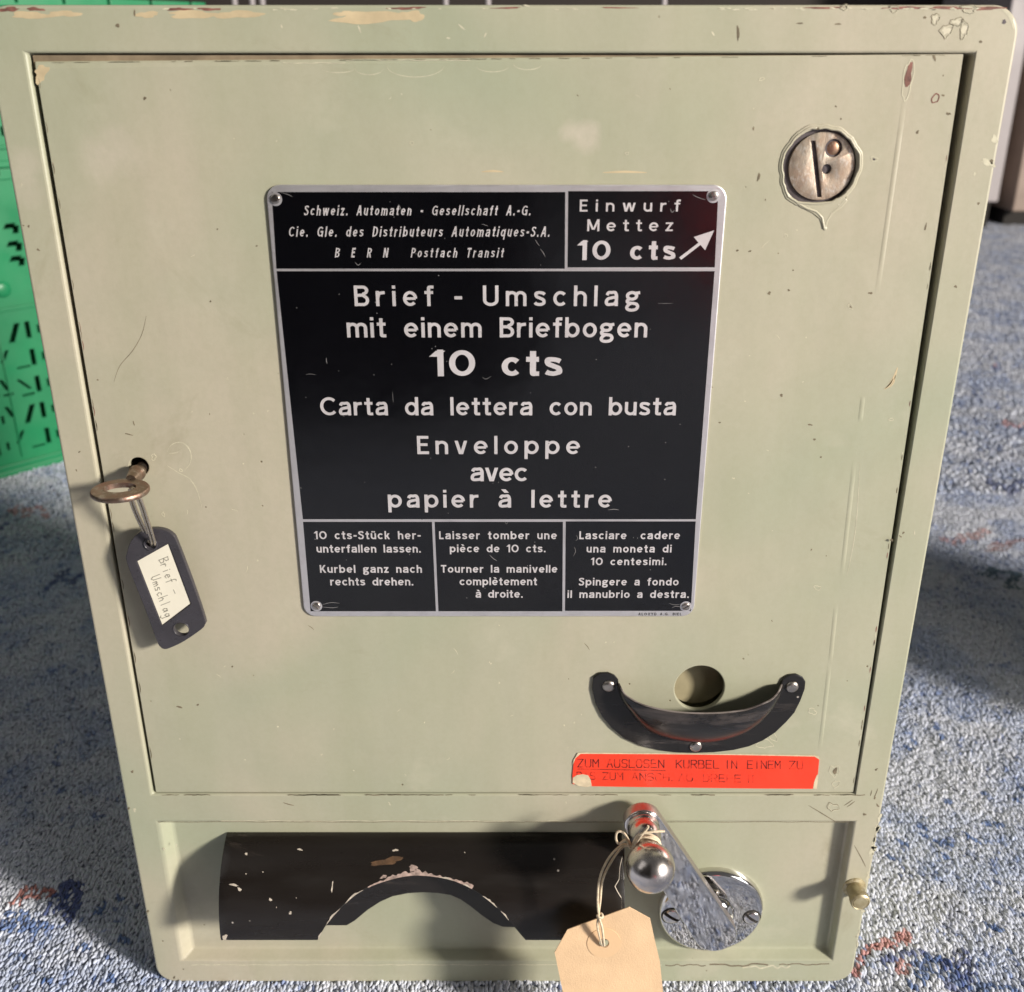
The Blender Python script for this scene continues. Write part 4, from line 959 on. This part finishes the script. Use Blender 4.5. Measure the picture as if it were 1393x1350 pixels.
HW = {'B': [[(0, 1), (.05, 0)], [(0, 1), (.55, .95), (.6, .7), (.1, .52), (.65, .4), (.7, .1), (.05, 0)]], 'r': [[(0, .5), (.05, 0)], [(.02, .3), (.25, .5), (.5, .45)]], 'i': [[(.3, .5), (.3, 0)], [(.3, .75), (.32, .7)]],
      'e': [[(.05, .27), (.6, .3), (.5, .5), (.2, .48), (.05, .2), (.25, 0), (.6, .08)]], 'f': [[(.7, .95), (.45, .98), (.3, .8), (.3, -.1)], [(.05, .5), (.6, .52)]], '-': [[(.1, .35), (.8, .38)]],
      'U': [[(0, 1), (.05, .2), (.3, 0), (.6, .2), (.65, 1)]], 'm': [[(0, .45), (.02, 0)], [(.02, .3), (.2, .46), (.35, .3), (.36, 0)], [(.36, .3), (.55, .46), (.7, .3), (.72, 0)]], 's': [[(.55, .45), (.2, .48), (.1, .35), (.5, .2), (.45, .02), (.05, .03)]],
      'c': [[(.55, .42), (.25, .48), (.05, .25), (.25, 0), (.6, .08)]], 'h': [[(0, 1), (.02, 0)], [(.02, .3), (.3, .48), (.5, .3), (.52, 0)]], 'l': [[(.25, 1), (.28, 0)]], 'a': [[(.55, .42), (.2, .46), (.05, .2), (.2, 0), (.5, .15), (.55, .45), (.6, 0)]],
      'g': [[(.55, .42), (.2, .46), (.05, .2), (.2, .02), (.5, .15), (.55, .45), (.55, -.35), (.3, -.5), (.05, -.38)]], 'n': [[(0, .48), (.02, 0)], [(.02, .3), (.3, .48), (.5, .3), (.52, 0)]], ' ': []}
b = bmesh.new()
def hand(txt, ox, oy, dx, dy, cell, h):
    """write along (dx,dy) in pixels of the photo; letters stand perpendicular to it"""
    for i, ch in enumerate(txt):
        for st in HW[ch]:
            pts = []
            for u, v in st:
                a = (i + u) * cell; pts.append(PV(ox + dx * a + dy * v * h, oy + dy * a - dx * v * h, LY))
            for p, q in zip(pts, pts[1:]): flatstroke(b, [p, q], .00040, .00004)
dl = math.hypot(30.7, 82.5); ux, uy = 30.7 / dl, 82.5 / dl
hand("Brief -", 216, 762, ux, uy, 7.4, 13); hand("Umschlag", 205, 786, ux, uy, 7.6, 13)
link("handwriting", me_from(b, "handwriting"), 'pencil', lab)
# wire link
b = bmesh.new()
W = [PV(176.5, 667, -.0175), PV(182, 668, -.0205), PV(190, 685, -.0200), PV(196, 703, -.0165), PV(203, 725, -.0130), PV(206.5, 738, -.0100), PV(205, 741, -.0065), PV(198, 728, -.0068), PV(190, 712, -.0105), PV(182, 694, -.0135), PV(177, 678, -.0155)]
tube(b, spline(W, 6, True), .00072, 10, True)
W2 = [v + Vector((.0015, -.0006, .0002)) for v in W]; W2[0] = W[0] + Vector((.0004, .0006, .0007)); tube(b, spline(W2, 6, True), .00062, 10, True)
link("wire_link", me_from(b, "wire_link"), 'wire', ktag, 60)

# ------------------------------------------------------------------ buff paper tag on a string
GY = -.0400
def TP(px, py):   # plane of the card, leaning out a little towards its foot
    y = GY
    for _ in range(12):
        v = PV(px, py, y); y = GY - (P(821, 1283, GY)[1] - v.z) * .16
    return PV(px, py, y)
card = [(756, 1303), (754.5, 1296), (772, 1264.8), (856, 1234.2), (884.5, 1250), (891, 1280), (897.7, 1308), (902, 1350), (907, 1392), (778, 1402), (766, 1352)]
h3 = TP(821.5, 1283)
ptag = empty("paper_tag", tuple(h3), "blank buff manila tag with clipped corners tied by cream string to the crank knob", "tag")
cp = [TP(a, c) for a, c in card]
nrm = (cp[3] - cp[2]).cross(cp[-1] - cp[2]).normalized()
if nrm.y > 0: nrm = -nrm
b = bmesh.new(); A_ = [b.verts.new(p) for p in cp]; B2 = [b.verts.new(p - nrm * .0005) for p in cp]; b.faces.new(A_); b.faces.new(B2[::-1])
for i in range(len(cp)): j = (i + 1) % len(cp); b.faces.new((A_[i], B2[i], B2[j], A_[j]))
u_ = (cp[3] - cp[2]).normalized(); w_ = nrm.cross(u_).normalized()
hc = bmesh.new(); r_ = .0023
r1 = [hc.verts.new(h3 + u_ * r_ * math.cos(a) + w_ * r_ * math.sin(a) + nrm * .003) for a in [2 * math.pi * i / 24 for i in range(24)]]
r2_ = [hc.verts.new(v.co - nrm * .006) for v in r1]; hc.faces.new(r1); hc.faces.new(r2_[::-1])
for i in range(24): j = (i + 1) % 24; hc.faces.new((r1[i], r2_[i], r2_[j], r1[j]))
link("card", cut(b, [hc]), 'card', ptag)
b = bmesh.new()
ra = [b.verts.new(h3 + (u_ * math.cos(a) + w_ * math.sin(a)) * .0026 + nrm * .00025) for a in [2 * math.pi * i / 36 for i in range(36)]]
rb = [b.verts.new(h3 + (u_ * math.cos(a) + w_ * math.sin(a)) * .0083 + nrm * .00025) for a in [2 * math.pi * i / 36 for i in range(36)]]
rc = [b.verts.new(v.co - nrm * .0003) for v in rb]
for i in range(36): j = (i + 1) % 36; b.faces.new((ra[i], ra[j], rb[j], rb[i])); b.faces.new((rb[i], rb[j], rc[j], rc[i]))
link("reinforcing_ring", me_from(b, "reinforcing_ring"), 'cardring', ptag)
ny_ = ay - .0142          # waist of the knob, where the string is tied
b = bmesh.new()
for k, (dr, dyy) in enumerate(((.0003, 0), (.0007, -.0012), (.0006, .0011))):
    tube(b, [(bx + (.0060 + dr) * math.cos(a), ny_ + dyy + .0006 * math.sin(3 * a + k), bz + (.0060 + dr) * math.sin(a)) for a in [2 * math.pi * i / 30 for i in range(30)]], .00055, 7, True)
kn = Vector((bx - .0072, ny_ - .001, bz + .0004))
tube(b, spline([kn, PV(849, 1134, ny_ - .003), PV(840, 1132, ny_ - .003), PV(838, 1141, ny_ - .003), PV(842, 1148, ny_ - .003), PV(852, 1143, ny_ - .003), kn], 8), .0006, 7)
tube(b, spline([kn, PV(854, 1146, ny_ - .004), PV(857, 1154, ny_ - .004)], 6), .0006, 7)
tube(b, spline([kn, PV(868, 1137, ny_ - .008), PV(886, 1132, ny_ - .009), PV(904, 1131, ny_ - .008)], 8), .0006, 7)
tube(b, spline([kn + Vector((0, -.001, -.0006)), PV(870, 1140, ny_ - .0085), PV(880, 1128, ny_ - .0085), PV(882, 1124, ny_ - .0085)], 8), .0006, 7)
s1_ = [kn, PV(846, 1150, -.029), PV(828, 1168, -.032), PV(816, 1195, -.036), PV(813, 1225, -.039), PV(815, 1248, -.0425), PV(819, 1262, -.0435), h3 + nrm * .0016 + w_ * 0, h3 - nrm * .002]
s2_ = [kn, PV(848, 1152, -.028), PV(833, 1170, -.031), PV(820, 1197, -.035), PV(816.5, 1226, -.039), PV(814, 1246, -.0415), PV(813, 1262, -.0430), h3 + nrm * .0012 - u_ * .001, h3 - nrm * .002]
tube(b, spline(s1_, 8), .00058, 7); tube(b, spline(s2_, 8), .00058, 7)
lk = PV(816, 1246, -.0425)
tube(b, [lk + Vector((.0013 * math.cos(a), .0012 * math.sin(a), .0004 * math.sin(2 * a))) for a in [2 * math.pi * i / 16 for i in range(16)]], .0006, 7, True)
link("string", me_from(b, "string"), 'string', ptag, 60)

# ------------------------------------------------------------------ carpet
m = NT("carpet_backing"); co = m.coord()
m.col(m.mix(m.ramp(m.noise(co, 9, 5, .6), [(.35, 0), (.68, 1)]), (.34, .37, .45), (.42, .44, .51)))
v = m.n('ShaderNodeTexVoronoi'); v.inputs['Scale'].default_value = 330; m.l(co, v.inputs['Vector'])
m.l(m.bump(v.outputs['Distance'], 1.0, -.003), m.b.inputs['Normal']); m.rough(1.0); m.b.inputs['Specular IOR Level'].default_value = .05
bm = bmesh.new(); bm.faces.new([bm.verts.new(p) for p in ((-4, -2.6, 0), (4, -2.6, 0), (4, 3.6, 0), (-4, 3.6, 0))])
carpet = struct(link("carpet", me_from(bm, "carpet"), m.m))

m = NT("carpet_yarn"); at = m.n('ShaderNodeAttribute'); at.attribute_type = 'INSTANCER'; at.attribute_name = 'yarn'
m.col(at.outputs['Color']); m.rough(.95); m.b.inputs['Specular IOR Level'].default_value = .1
m.b.inputs['Sheen Weight'].default_value = .25
yarn_mat = m.m
bm = bmesh.new(); bmesh.ops.create_icosphere(bm, subdivisions=2, radius=1)
from mathutils import noise as mnoise
for v_ in bm.verts:
    k_ = 1 + .34 * mnoise.noise(v_.co * 1.7 + Vector((3, 7, 1))) + .22 * mnoise.noise(v_.co * 4.1)
    tw_ = v_.co.y * 1.1; c_ = v_.co * k_
    v_.co = Vector(((c_.x * math.cos(tw_) - c_.z * .6 * math.sin(tw_)) * .00105, c_.y * .0026, (c_.z * .8 + .35 * c_.x * math.sin(tw_) + .25 * (1 - v_.co.y ** 2)) * .00115 + .0005))
for f_ in bm.faces: f_.smooth = True
loop_me = me_from(bm, "yarn_loop"); loop_me.materials.append(yarn_mat)
for p_ in loop_me.polygons: p_.use_smooth = True
rng = np.random.default_rng(4)
def grid(x0, x1, y0, y1, dx, dy):
    gx, gy = np.meshgrid(np.arange(x0, x1, dx), np.arange(y0, y1, dy)); return np.stack([gx.ravel(), gy.ravel()], 1)
near = np.concatenate([grid(-.50, -.17, -.12, .52, .00195, .0027), grid(.16, .62, -.12, .70, .00195, .0027), grid(-.17, .16, -.12, .02, .00195, .0027)])
front = grid(-.40, .40, -.75, -.12, .0038, .0042)       # seen only as a reflection in the chrome
far = np.concatenate([grid(-.95, -.50, .0, .95, .0040, .0044), grid(-.50, -.2, .52, .95, .0040, .0044), grid(.22, 1.7, .70, 3.1, .0062, .0090), grid(.62, 1.0, .2, .70, .0040, .0044)])
xy = np.concatenate([near, front, far]); sc = np.concatenate([np.ones(len(near)), np.full(len(front), 1.45), np.full(len(far), 1.5)])
big = far[:, 0] > .22; sc[len(near) + len(front):][big & (far[:, 1] >= .70)] = 2.1
xy = xy + rng.normal(0, 1, xy.shape) * (sc[:, None] * np.array([.00022, .0009]))
def vnoise(p, s, seed):
    r = np.random.default_rng(seed); T = r.random((256, 256)); q = p * s + 500.0; i = np.floor(q).astype(int); f = q - i; f = f * f * (3 - 2 * f)
    a = T[i[:, 0] % 256, i[:, 1] % 256]; b_ = T[(i[:, 0] + 1) % 256, i[:, 1] % 256]; c = T[i[:, 0] % 256, (i[:, 1] + 1) % 256]; d = T[(i[:, 0] + 1) % 256, (i[:, 1] + 1) % 256]
    return (a * (1 - f[:, 0]) + b_ * f[:, 0]) * (1 - f[:, 1]) + (c * (1 - f[:, 0]) + d * f[:, 0]) * f[:, 1]
n1 = vnoise(xy, 22, 1) * .6 + vnoise(xy, 60, 2) * .4; n2 = vnoise(xy, 180, 3) * .6 + vnoise(xy, 420, 4) * .4
rr = rng.random(len(xy))
light = np.array([.68, .71, .80]); midc = np.array([.47, .54, .72]); darkc = np.array([.36, .39, .50]); blue = np.array([.10, .19, .45]); navy = np.array([.03, .06, .24]); orange = np.array([.50, .17, .13]); teal = np.array([.05, .12, .17])
k = np.clip((n1 - .40) * 3.2, 0, 1)[:, None]; colr = light * (1 - k * .75) + midc * k * .75
kk = np.clip((rr - .72) * 1.8, 0, 1)[:, None]; colr = colr * (1 - kk) + darkc * kk
kk = (np.clip((n2 - .66) * 6, 0, 1) * np.clip((n1 - .38) * 5, 0, 1))[:, None]; colr = colr * (1 - kk * .6) + blue * kk * .6
spk = ((vnoise(xy, 300, 8) > .88) & (n1 > .38)); colr[spk] = colr[spk] * .35 + (navy * .5 + blue * .5) * .65
colr *= (.86 + .22 * rng.random(len(xy)))[:, None]
def squiggle(pts_px, width, colour, gap=0.1, strength=.85):
    global colr
    pts = np.array([FL(a, b_) for a, b_ in pts_px]); d = np.full(len(xy), 9.)
    for a, b_ in zip(pts, pts[1:]):
        ab = b_ - a; t = np.clip(((xy - a) @ ab) / (ab @ ab + 1e-12), 0, 1); d = np.minimum(d, np.linalg.norm(xy - (a + t[:, None] * ab), axis=1))
    m_ = (d < width) & (rng.random(len(xy)) > gap); colr[m_] = colr[m_] * (1 - strength) + colour * strength
squiggle([(12, 693), (22, 700), (26, 690), (36, 703), (42, 694), (50, 692), (58, 694), (64, 706)], .0040, orange, .25, .6)
squiggle([(0, 706), (18, 700)], .003, navy, .3, .6)
squiggle([(64, 802), (76, 790), (90, 777), (84, 788), (98, 796), (108, 784)], .0042, navy, .2, .7)
squiggle([(0, 722), (10, 714)], .004, navy, .2, .7)
squiggle([(22, 1230), (32, 1222), (30, 1214), (44, 1212), (52, 1222), (60, 1216), (66, 1218)], .0036, orange, .15)
squiggle([(70, 1240), (80, 1222), (92, 1204), (98, 1212), (88, 1236), (96, 1228), (108, 1206), (104, 1226), (92, 1252)], .0036, navy, .15)
squiggle([(0, 1262), (14, 1250), (28, 1246), (20, 1262), (40, 1258), (52, 1262)], .0052, blue * .9, .25)
squiggle([(1163, 1325), (1173, 1303), (1186, 1290), (1196, 1292), (1204, 1284), (1214, 1288), (1222, 1276), (1234, 1272), (1232, 1283)], .0024, orange, .15, .75)
squiggle([(1226, 1322), (1229, 1308)], .0030, orange, .15, .7)
squiggle([(1200, 1313), (1218, 1302), (1236, 1294), (1256, 1300), (1274, 1306)], .0024, navy, .25, .75)
squiggle([(1255, 1318), (1272, 1312), (1285, 1322), (1300, 1330), (1318, 1338), (1332, 1346)], .0070, blue * .75, .35, .8)
squiggle([(1290, 1313), (1310, 1303), (1318, 1330), (1298, 1343)], .0050, navy, .45, .7)
squiggle([(1285, 735), (1300, 740), (1314, 728), (1324, 732), (1338, 724)], .0065, orange, .35, .55)
squiggle([(1345, 750), (1356, 740), (1364, 750), (1375, 738), (1392, 736)], .0045, orange * .6, .3, .6)
squiggle([(1336, 782), (1350, 786), (1346, 774), (1362, 780), (1384, 782), (1372, 800), (1392, 803)], .0045, teal, .2, .8)
squiggle([(1347, 656), (1355, 668), (1366, 664), (1372, 674), (1388, 656)], .0050, navy, .3, .65)
squiggle([(1336, 498), (1348, 502), (1362, 498)], .007, orange, .5, .5); squiggle([(1364, 574), (1374, 584), (1390, 578)], .008, orange, .5, .6)
squiggle([(1330, 426), (1346, 432), (1364, 428)], .010, blue, .5, .5); squiggle([(1344, 484), (1366, 520)], .010, blue, .55, .45)
for (a, b_) in ((1340, 1120), (1355, 1123), (1312, 1136), (1324, 1144), (1285, 1090), (1288, 1148), (1273, 1145), (1251, 1125), (1254, 1138), (1282, 1166), (1232, 1018), (1240, 1010), (1337, 1080), (1380, 1090), (1270, 990), (1278, 1003), (1392, 1248), (1345, 1262), (1358, 1268), (1370, 1294), (1384, 1072), (1225, 1148), (1205, 1165), (1330, 1310), (1350, 1340), (1372, 1344), (1235, 1340), (1250, 1332), (30, 1300), (110, 1290), (60, 1336), (150, 1330), (132, 1240), (140, 1232), (160, 1224), (165, 1280)):
    squiggle([(a, b_), (a + 5, b_ + 3)], .0022, blue * .8, .15, .85)
squiggle([(1308, 1212), (1300, 1232), (1290, 1262)], .0040, darkc * .7, .3, .5)
px_hide = (xy[:, 0] > XL + .004) & (xy[:, 0] < XR - .004) & (xy[:, 1] > .004) & (xy[:, 1] < DEPTH - .01)
keep = ~px_hide; xy, colr, sc = xy[keep], colr[keep], sc[keep]
n_ = len(xy); me = bpy.data.meshes.new("carpet_pile"); me.vertices.add(n_)
co3 = np.zeros((n_, 3)); co3[:, :2] = xy; co3[:, 2] = rng.normal(0, .00030, n_) + (vnoise(xy, 90, 12) - .5) * .0012
me.vertices.foreach_set('co', co3.ravel())
ca = me.attributes.new('yarn', 'FLOAT_COLOR', 'POINT'); c4 = np.ones((n_, 4)); c4[:, :3] = np.clip(colr, 0.01, .85); ca.data.foreach_set('color', c4.ravel())
sa = me.attributes.new('size', 'FLOAT_VECTOR', 'POINT'); s3 = np.repeat(sc[:, None], 3, 1) * (.85 + .35 * rng.random((n_, 3))); sa.data.foreach_set('vector', s3.ravel())
ra_ = me.attributes.new('turn', 'FLOAT_VECTOR', 'POINT'); r3 = rng.normal(0, .25, (n_, 3)); r3[:, 2] = rng.normal(0, .26, n_); ra_.data.foreach_set('vector', r3.ravel())
pile = link("carpet_pile", me, None, carpet); pile['kind'] = 'stuff'
lo = bpy.data.objects.new("yarn_loop_source", loop_me)
ng = bpy.data.node_groups.new("pile", 'GeometryNodeTree'); ng.interface.new_socket("Geometry", in_out='INPUT', socket_type='NodeSocketGeometry'); ng.interface.new_socket("Geometry", in_out='OUTPUT', socket_type='NodeSocketGeometry')
gi = ng.nodes.new('NodeGroupInput'); go = ng.nodes.new('NodeGroupOutput'); mp_ = ng.nodes.new('GeometryNodeMeshToPoints'); ip = ng.nodes.new('GeometryNodeInstanceOnPoints'); oi = ng.nodes.new('GeometryNodeObjectInfo'); oi.inputs['Object'].default_value = lo
a1 = ng.nodes.new('GeometryNodeInputNamedAttribute'); a1.data_type = 'FLOAT_VECTOR'; a1.inputs['Name'].default_value = 'size'
a2 = ng.nodes.new('GeometryNodeInputNamedAttribute'); a2.data_type = 'FLOAT_VECTOR'; a2.inputs['Name'].default_value = 'turn'
er = ng.nodes.new('FunctionNodeEulerToRotation')
for s_, d_ in ((gi.outputs[0], mp_.inputs['Mesh']), (mp_.outputs[0], ip.inputs['Points']), (oi.outputs['Geometry'], ip.inputs['Instance']), (a1.outputs['Attribute'], ip.inputs['Scale']), (a2.outputs['Attribute'], er.inputs[0]), (er.outputs[0], ip.inputs['Rotation']), (ip.outputs[0], go.inputs[0])): ng.links.new(s_, d_)
gm = pile.modifiers.new("pile", 'NODES'); gm.node_group = ng

# ------------------------------------------------------------------ green crates behind, left
def crate(z0, h, label, seed):
    u = Vector((.67, .743, 0)).normalized(); w = Vector((-u.y, u.x, 0)); org = Vector((-.648, .708, z0))
    root = empty("plastic_crate", tuple(org), label, "crate", "green crates stacked at the left")
    root.rotation_euler = (0, 0, math.atan2(u.y, u.x))
    R4 = Matrix.Translation(org) @ root.rotation_euler.to_matrix().to_4x4()
    def put(name, bmx, bevel=.001, cutters=[], mat='green'):
        me_ = cut(bmx, cutters, bevel, 2); me_.transform(R4); return link(name, me_, mat, root, 40)
    Lx, Wy = .40, .60                       # the short face points at the camera
    # panels: local x along the face, local y into the crate
    cuts = []
    def slot(x0, x1, za, zb, skew=0): return [(x0, za), (x1, za), (x1 + skew, zb), (x0 + skew, zb)]
    rnd = random.Random(seed); polys = []
    tall = h > .25
    rows = [(.030 + .0335 * i) for i in range(5)] if tall else [.03, .065, .10]
    for c_ in range(6):
        x0 = .018 + c_ * .062
        for i, zz in enumerate(rows):
            mir = (i + c_) % 3
            polys.append(slot(x0 + .024, x0 + .030, zz, zz + .020))
            polys.append(slot(x0 + .038, x0 + .0415, zz + .004, zz + .014))
            if mir == 0: polys.append(slot(x0 + .002, x0 + .0065, zz + .020, zz + .006, .013)); polys.append(slot(x0 + .006, x0 + .021, zz - .002, zz + .001))
            elif mir == 1: polys.append(slot(x0 + .006, x0 + .022, zz - .001, zz + .0015))
            else: polys.append(slot(x0 + .002, x0 + .009, zz - .002, zz + .020, .010)); polys.append(slot(x0 + .046, x0 + .058, zz + .003, zz + .006))
            polys.append(slot(x0 + .050, x0 + .0545, zz + .010, zz + .024, -.006 if mir else .008))
    if tall:
        for c_ in range(7):
            x0 = .018 + c_ * .052
            for zz in (.255, .272, .292): polys.append(slot(x0 + .03 * (c_ % 2), x0 + .012 + .03 * (c_ % 2), zz, zz + .006, .004)); polys.append(slot(x0 + .04, x0 + .047, zz - .006, zz + .003, .002)); 
            polys.append(slot(x0 + .01, x0 + .016, .315, .334, .008))
    cb = bmesh.new()
    for q in polys: prism(cb, q, -.002, .020)
    if tall:
        for c_ in range(4):
            cx_ = .087 + c_ * .095; ring_o = circ(cx_, .225, .0185, 28); ring_i = circ(cx_, .225, .0165, 28)
            vo = [cb.verts.new((x, -.002, z)) for x, z in ring_o]; vi = [cb.verts.new((x, -.002, z)) for x, z in ring_i]; vo2 = [cb.verts.new((x, .002, z)) for x, z in ring_o]; vi2 = [cb.verts.new((x, .002, z)) for x, z in ring_i]
            for i in range(28):
                j = (i + 1) % 28; cb.faces.new((vo[i], vo[j], vi[j], vi[i])); cb.faces.new((vo2[i], vi2[i], vi2[j], vo2[j])); cb.faces.new((vo[i], vo2[i], vo2[j], vo[j])); cb.faces.new((vi[i], vi[j], vi2[j], vi2[i]))
    bmx = bmesh.new(); box(bmx, .012, Lx - .002, .003, .012, .008, h - .012)
    put("side_panel", bmx, 0, [cb])
    bmx = bmesh.new(); box(bmx, .003, .012, .012, Wy - .012, .008, h - .012); put("side_panel", bmx, .001)
    bmx = bmesh.new(); box(bmx, Lx - .012, Lx - .003, .013, Wy - .012, .008, h - .012); put("side_panel", bmx, .001)
    bmx = bmesh.new(); box(bmx, .012, Lx - .012, Wy - .012, Wy - .003, .008, h - .012); put("side_panel", bmx, .001)
    cbs = bmesh.new()
    for i in range(7): box(cbs, .05 + i * .054, .053 + i * .054, -.01, .02, h - .008, h + .01)
    bmx = bmesh.new(); prism(bmx, rrect(0, Lx, 0, Wy, .008, 4), 0, .012)   # rim: outline in plan
    for v_ in bmx.verts: v_.co = Vector((v_.co.x, v_.co.z, h - .012 + v_.co.y))
    hole = bmesh.new(); prism(hole, rrect(.012, Lx - .012, .012, Wy - .012, .004, 3), -.01, .03)
    for v_ in hole.verts: v_.co = Vector((v_.co.x, v_.co.z, h - .012 + v_.co.y))
    put("rim", bmx, .001, [hole, cbs])
    bmx = bmesh.new(); prism(bmx, rrect(.002, Lx - .002, .002, Wy - .002, .012, 4), 0, .008)
    for v_ in bmx.verts: v_.co = Vector((v_.co.x, v_.co.z, v_.co.y))
    put("base", bmx, .0015)
    ribs = [.012, .200] if tall else [.02]
    for zz in ribs:
        bmx = bmesh.new(); box(bmx, .013, Lx - .003, -.0005, .0029, zz, zz + .0045); put("rib", bmx, .001)
    bmx = bmesh.new(); box(bmx, .0705, .0725, .0008, .0029, .0225, min(h - .02, .19)); put("rib", bmx, .0006)
    for x0 in (0.0,):
        bmx = bmesh.new(); box(bmx, -.001, .0115, .000, .0115, .0085, h - .0125)
        cc = bmesh.new(); nn_ = int((h - .04) / .018)
        for i in range(nn_): box(cc, .003, .0075, -.01, .004, .02 + i * .018, .033 + i * .018)
        put("corner_post", bmx, .0008, [cc])
    if tall:
        for c_ in range(4):
            cx_ = .087 + c_ * .095; bmx = bmesh.new(); lathe(bmx, cx_, .225, [(.0095, 0), (.009, .0012), (.006, .0025), (0, .003)], 24, y0=.0031)
            me_ = me_from(bmx, "boss"); me_.transform(R4); link("boss", me_, 'green', root, 60)
    return root
crate(.0, .358, "tall green plastic crate with slotted side panel standing on the carpet at the left", 1)
crate(.3585, .178, "lower green plastic crate lying on top of the tall slotted crate", 2)

# ------------------------------------------------------------------ far furniture
cb_ = empty("white_cupboard", (1.40, 2.85, 0), "narrow white cupboard side on a dark plinth far behind on the right", "cupboard")
bm = bmesh.new(); box(bm, 1.368, 1.428, 2.70, 3.2, .082, 1.2); link("panel", cut(bm, [], .004, 2), 'white', cb_, 40)
bm = bmesh.new(); box(bm, 1.372, 1.424, 2.74, 3.15, 0, .081); link("plinth", me_from(bm, "plinth"), 'darkwood', cb_)
cb2 = empty("brown_cupboard", (1.8, 2.85, 0), "brown wooden cupboard edge beside the white cupboard far behind", "cupboard")
bm = bmesh.new(); box(bm, 1.475, 1.545, 2.70, 3.15, .055, 1.2); link("side_post", cut(bm, [], .004, 2), simple("light_brown_wood", (.38, .29, .24), .5, 0, .2, 8), cb2, 40)
bm = bmesh.new(); box(bm, 1.55, 2.2, 2.76, 3.15, .055, 1.2); link("panel", me_from(bm, "panel"), 'brown', cb2)
bm = bmesh.new(); box(bm, 1.50, 2.2, 2.80, 3.12, 0, .054); link("plinth", me_from(bm, "plinth"), 'darkwood', cb2)
bm = bmesh.new(); box(bm, -4, 4, 3.4, 3.5, 0, 2.6); struct(link("back_wall", me_from(bm, "back_wall"), 'wall'))
rk = empty("white_rack", (-.40, 1.5, 0), "white rods of a rack just showing above the top edge beside the crates", "rack")
for px_ in (318, 342, 356, 606, 664, 904):
    zc = (1.5 + D) * .9; x = (px_ - CX) / F * zc * 1.0
    bm = bmesh.new(); tube(bm, [(x, 1.5, 0), (x, 1.5, .30), (x, 1.5, .62)], .0045, 10); link("rod", me_from(bm, "rod"), 'white', rk, 60)
bm = bmesh.new(); tube(bm, [(-.47, 1.5, .632), (0, 1.5, .632), (.3, 1.5, .632)], .006, 10); link("top_rail", me_from(bm, "top_rail"), 'white', rk, 60)

# ------------------------------------------------------------------ unseen things added outside the frame to cast a shadow and give reflections
cbx = empty("added_shadow_box", (.725, .146, 0), "unseen cardboard box added beside the cabinet to shade the carpet at the right", "box")
mc = simple("cardboard", (.36, .25, .15), .8, 0, .15, 40)
bm = bmesh.new(); box(bm, .60, .85, .093, .205, 0, .27); link("carton", cut(bm, [], .002, 2), mc, cbx, 40)  # added out of view for the shadow band on the carpet
bm = bmesh.new(); box(bm, .602, .848, .095, .148, .2703, .2725); link("flap", me_from(bm, "flap"), mc, cbx)
bm = bmesh.new(); box(bm, .602, .848, .150, .203, .2703, .2725); link("flap", me_from(bm, "flap"), mc, cbx)
bm = bmesh.new(); bmesh.ops.create_cube(bm, size=1)
RM = Matrix.Translation((.46, -1.75, .165)) @ Matrix.Rotation(RAD(-38), 4, 'Z') @ Matrix.Rotation(RAD(24), 4, 'X')  # cushion added out of view as the red seen in the plate
for v_ in bm.verts: v_.co = RM @ Vector((v_.co.x * .42, v_.co.y * .14, v_.co.z * .34))
me = me_from(bm, "added_red_cushion"); o = link("tmp", me); me = realize(o, [('SUBSURF', dict(levels=4, render_levels=4))]); bpy.data.objects.remove(o)
o = link("added_red_cushion", me, simple("red_cloth", (.85, .03, .05), .7, 0, .1, 30), None, 180); o['label'] = "unseen red cushion added in front of the cabinet to redden the plate reflection"; o['category'] = "cushion"

wd = empty("added_dark_wardrobe", (-.75, -1.2, 0), "unseen dark wardrobe added behind the viewer to darken the plate reflection", "wardrobe")
mw = simple("dark_stained_wood", (.022, .017, .014), .6, 0, .3, 8)
bm = bmesh.new(); box(bm, -1.5, .04, -1.40, -1.05, .04, 1.6); link("carcass", cut(bm, [], .004, 2), mw, wd, 40)  # added out of view so the plate mirrors something dark at upper left
for xa, xb in ((-1.49, -.74), (-.72, .03)):
    bm = bmesh.new(); box(bm, xa, xb, -1.049, -1.03, .06, 1.58); link("door", cut(bm, [], .003, 2), mw, wd, 40)
bm = bmesh.new(); box(bm, -1.48, .02, -1.38, -1.07, 0, .039); link("plinth", me_from(bm, "plinth"), mw, wd)
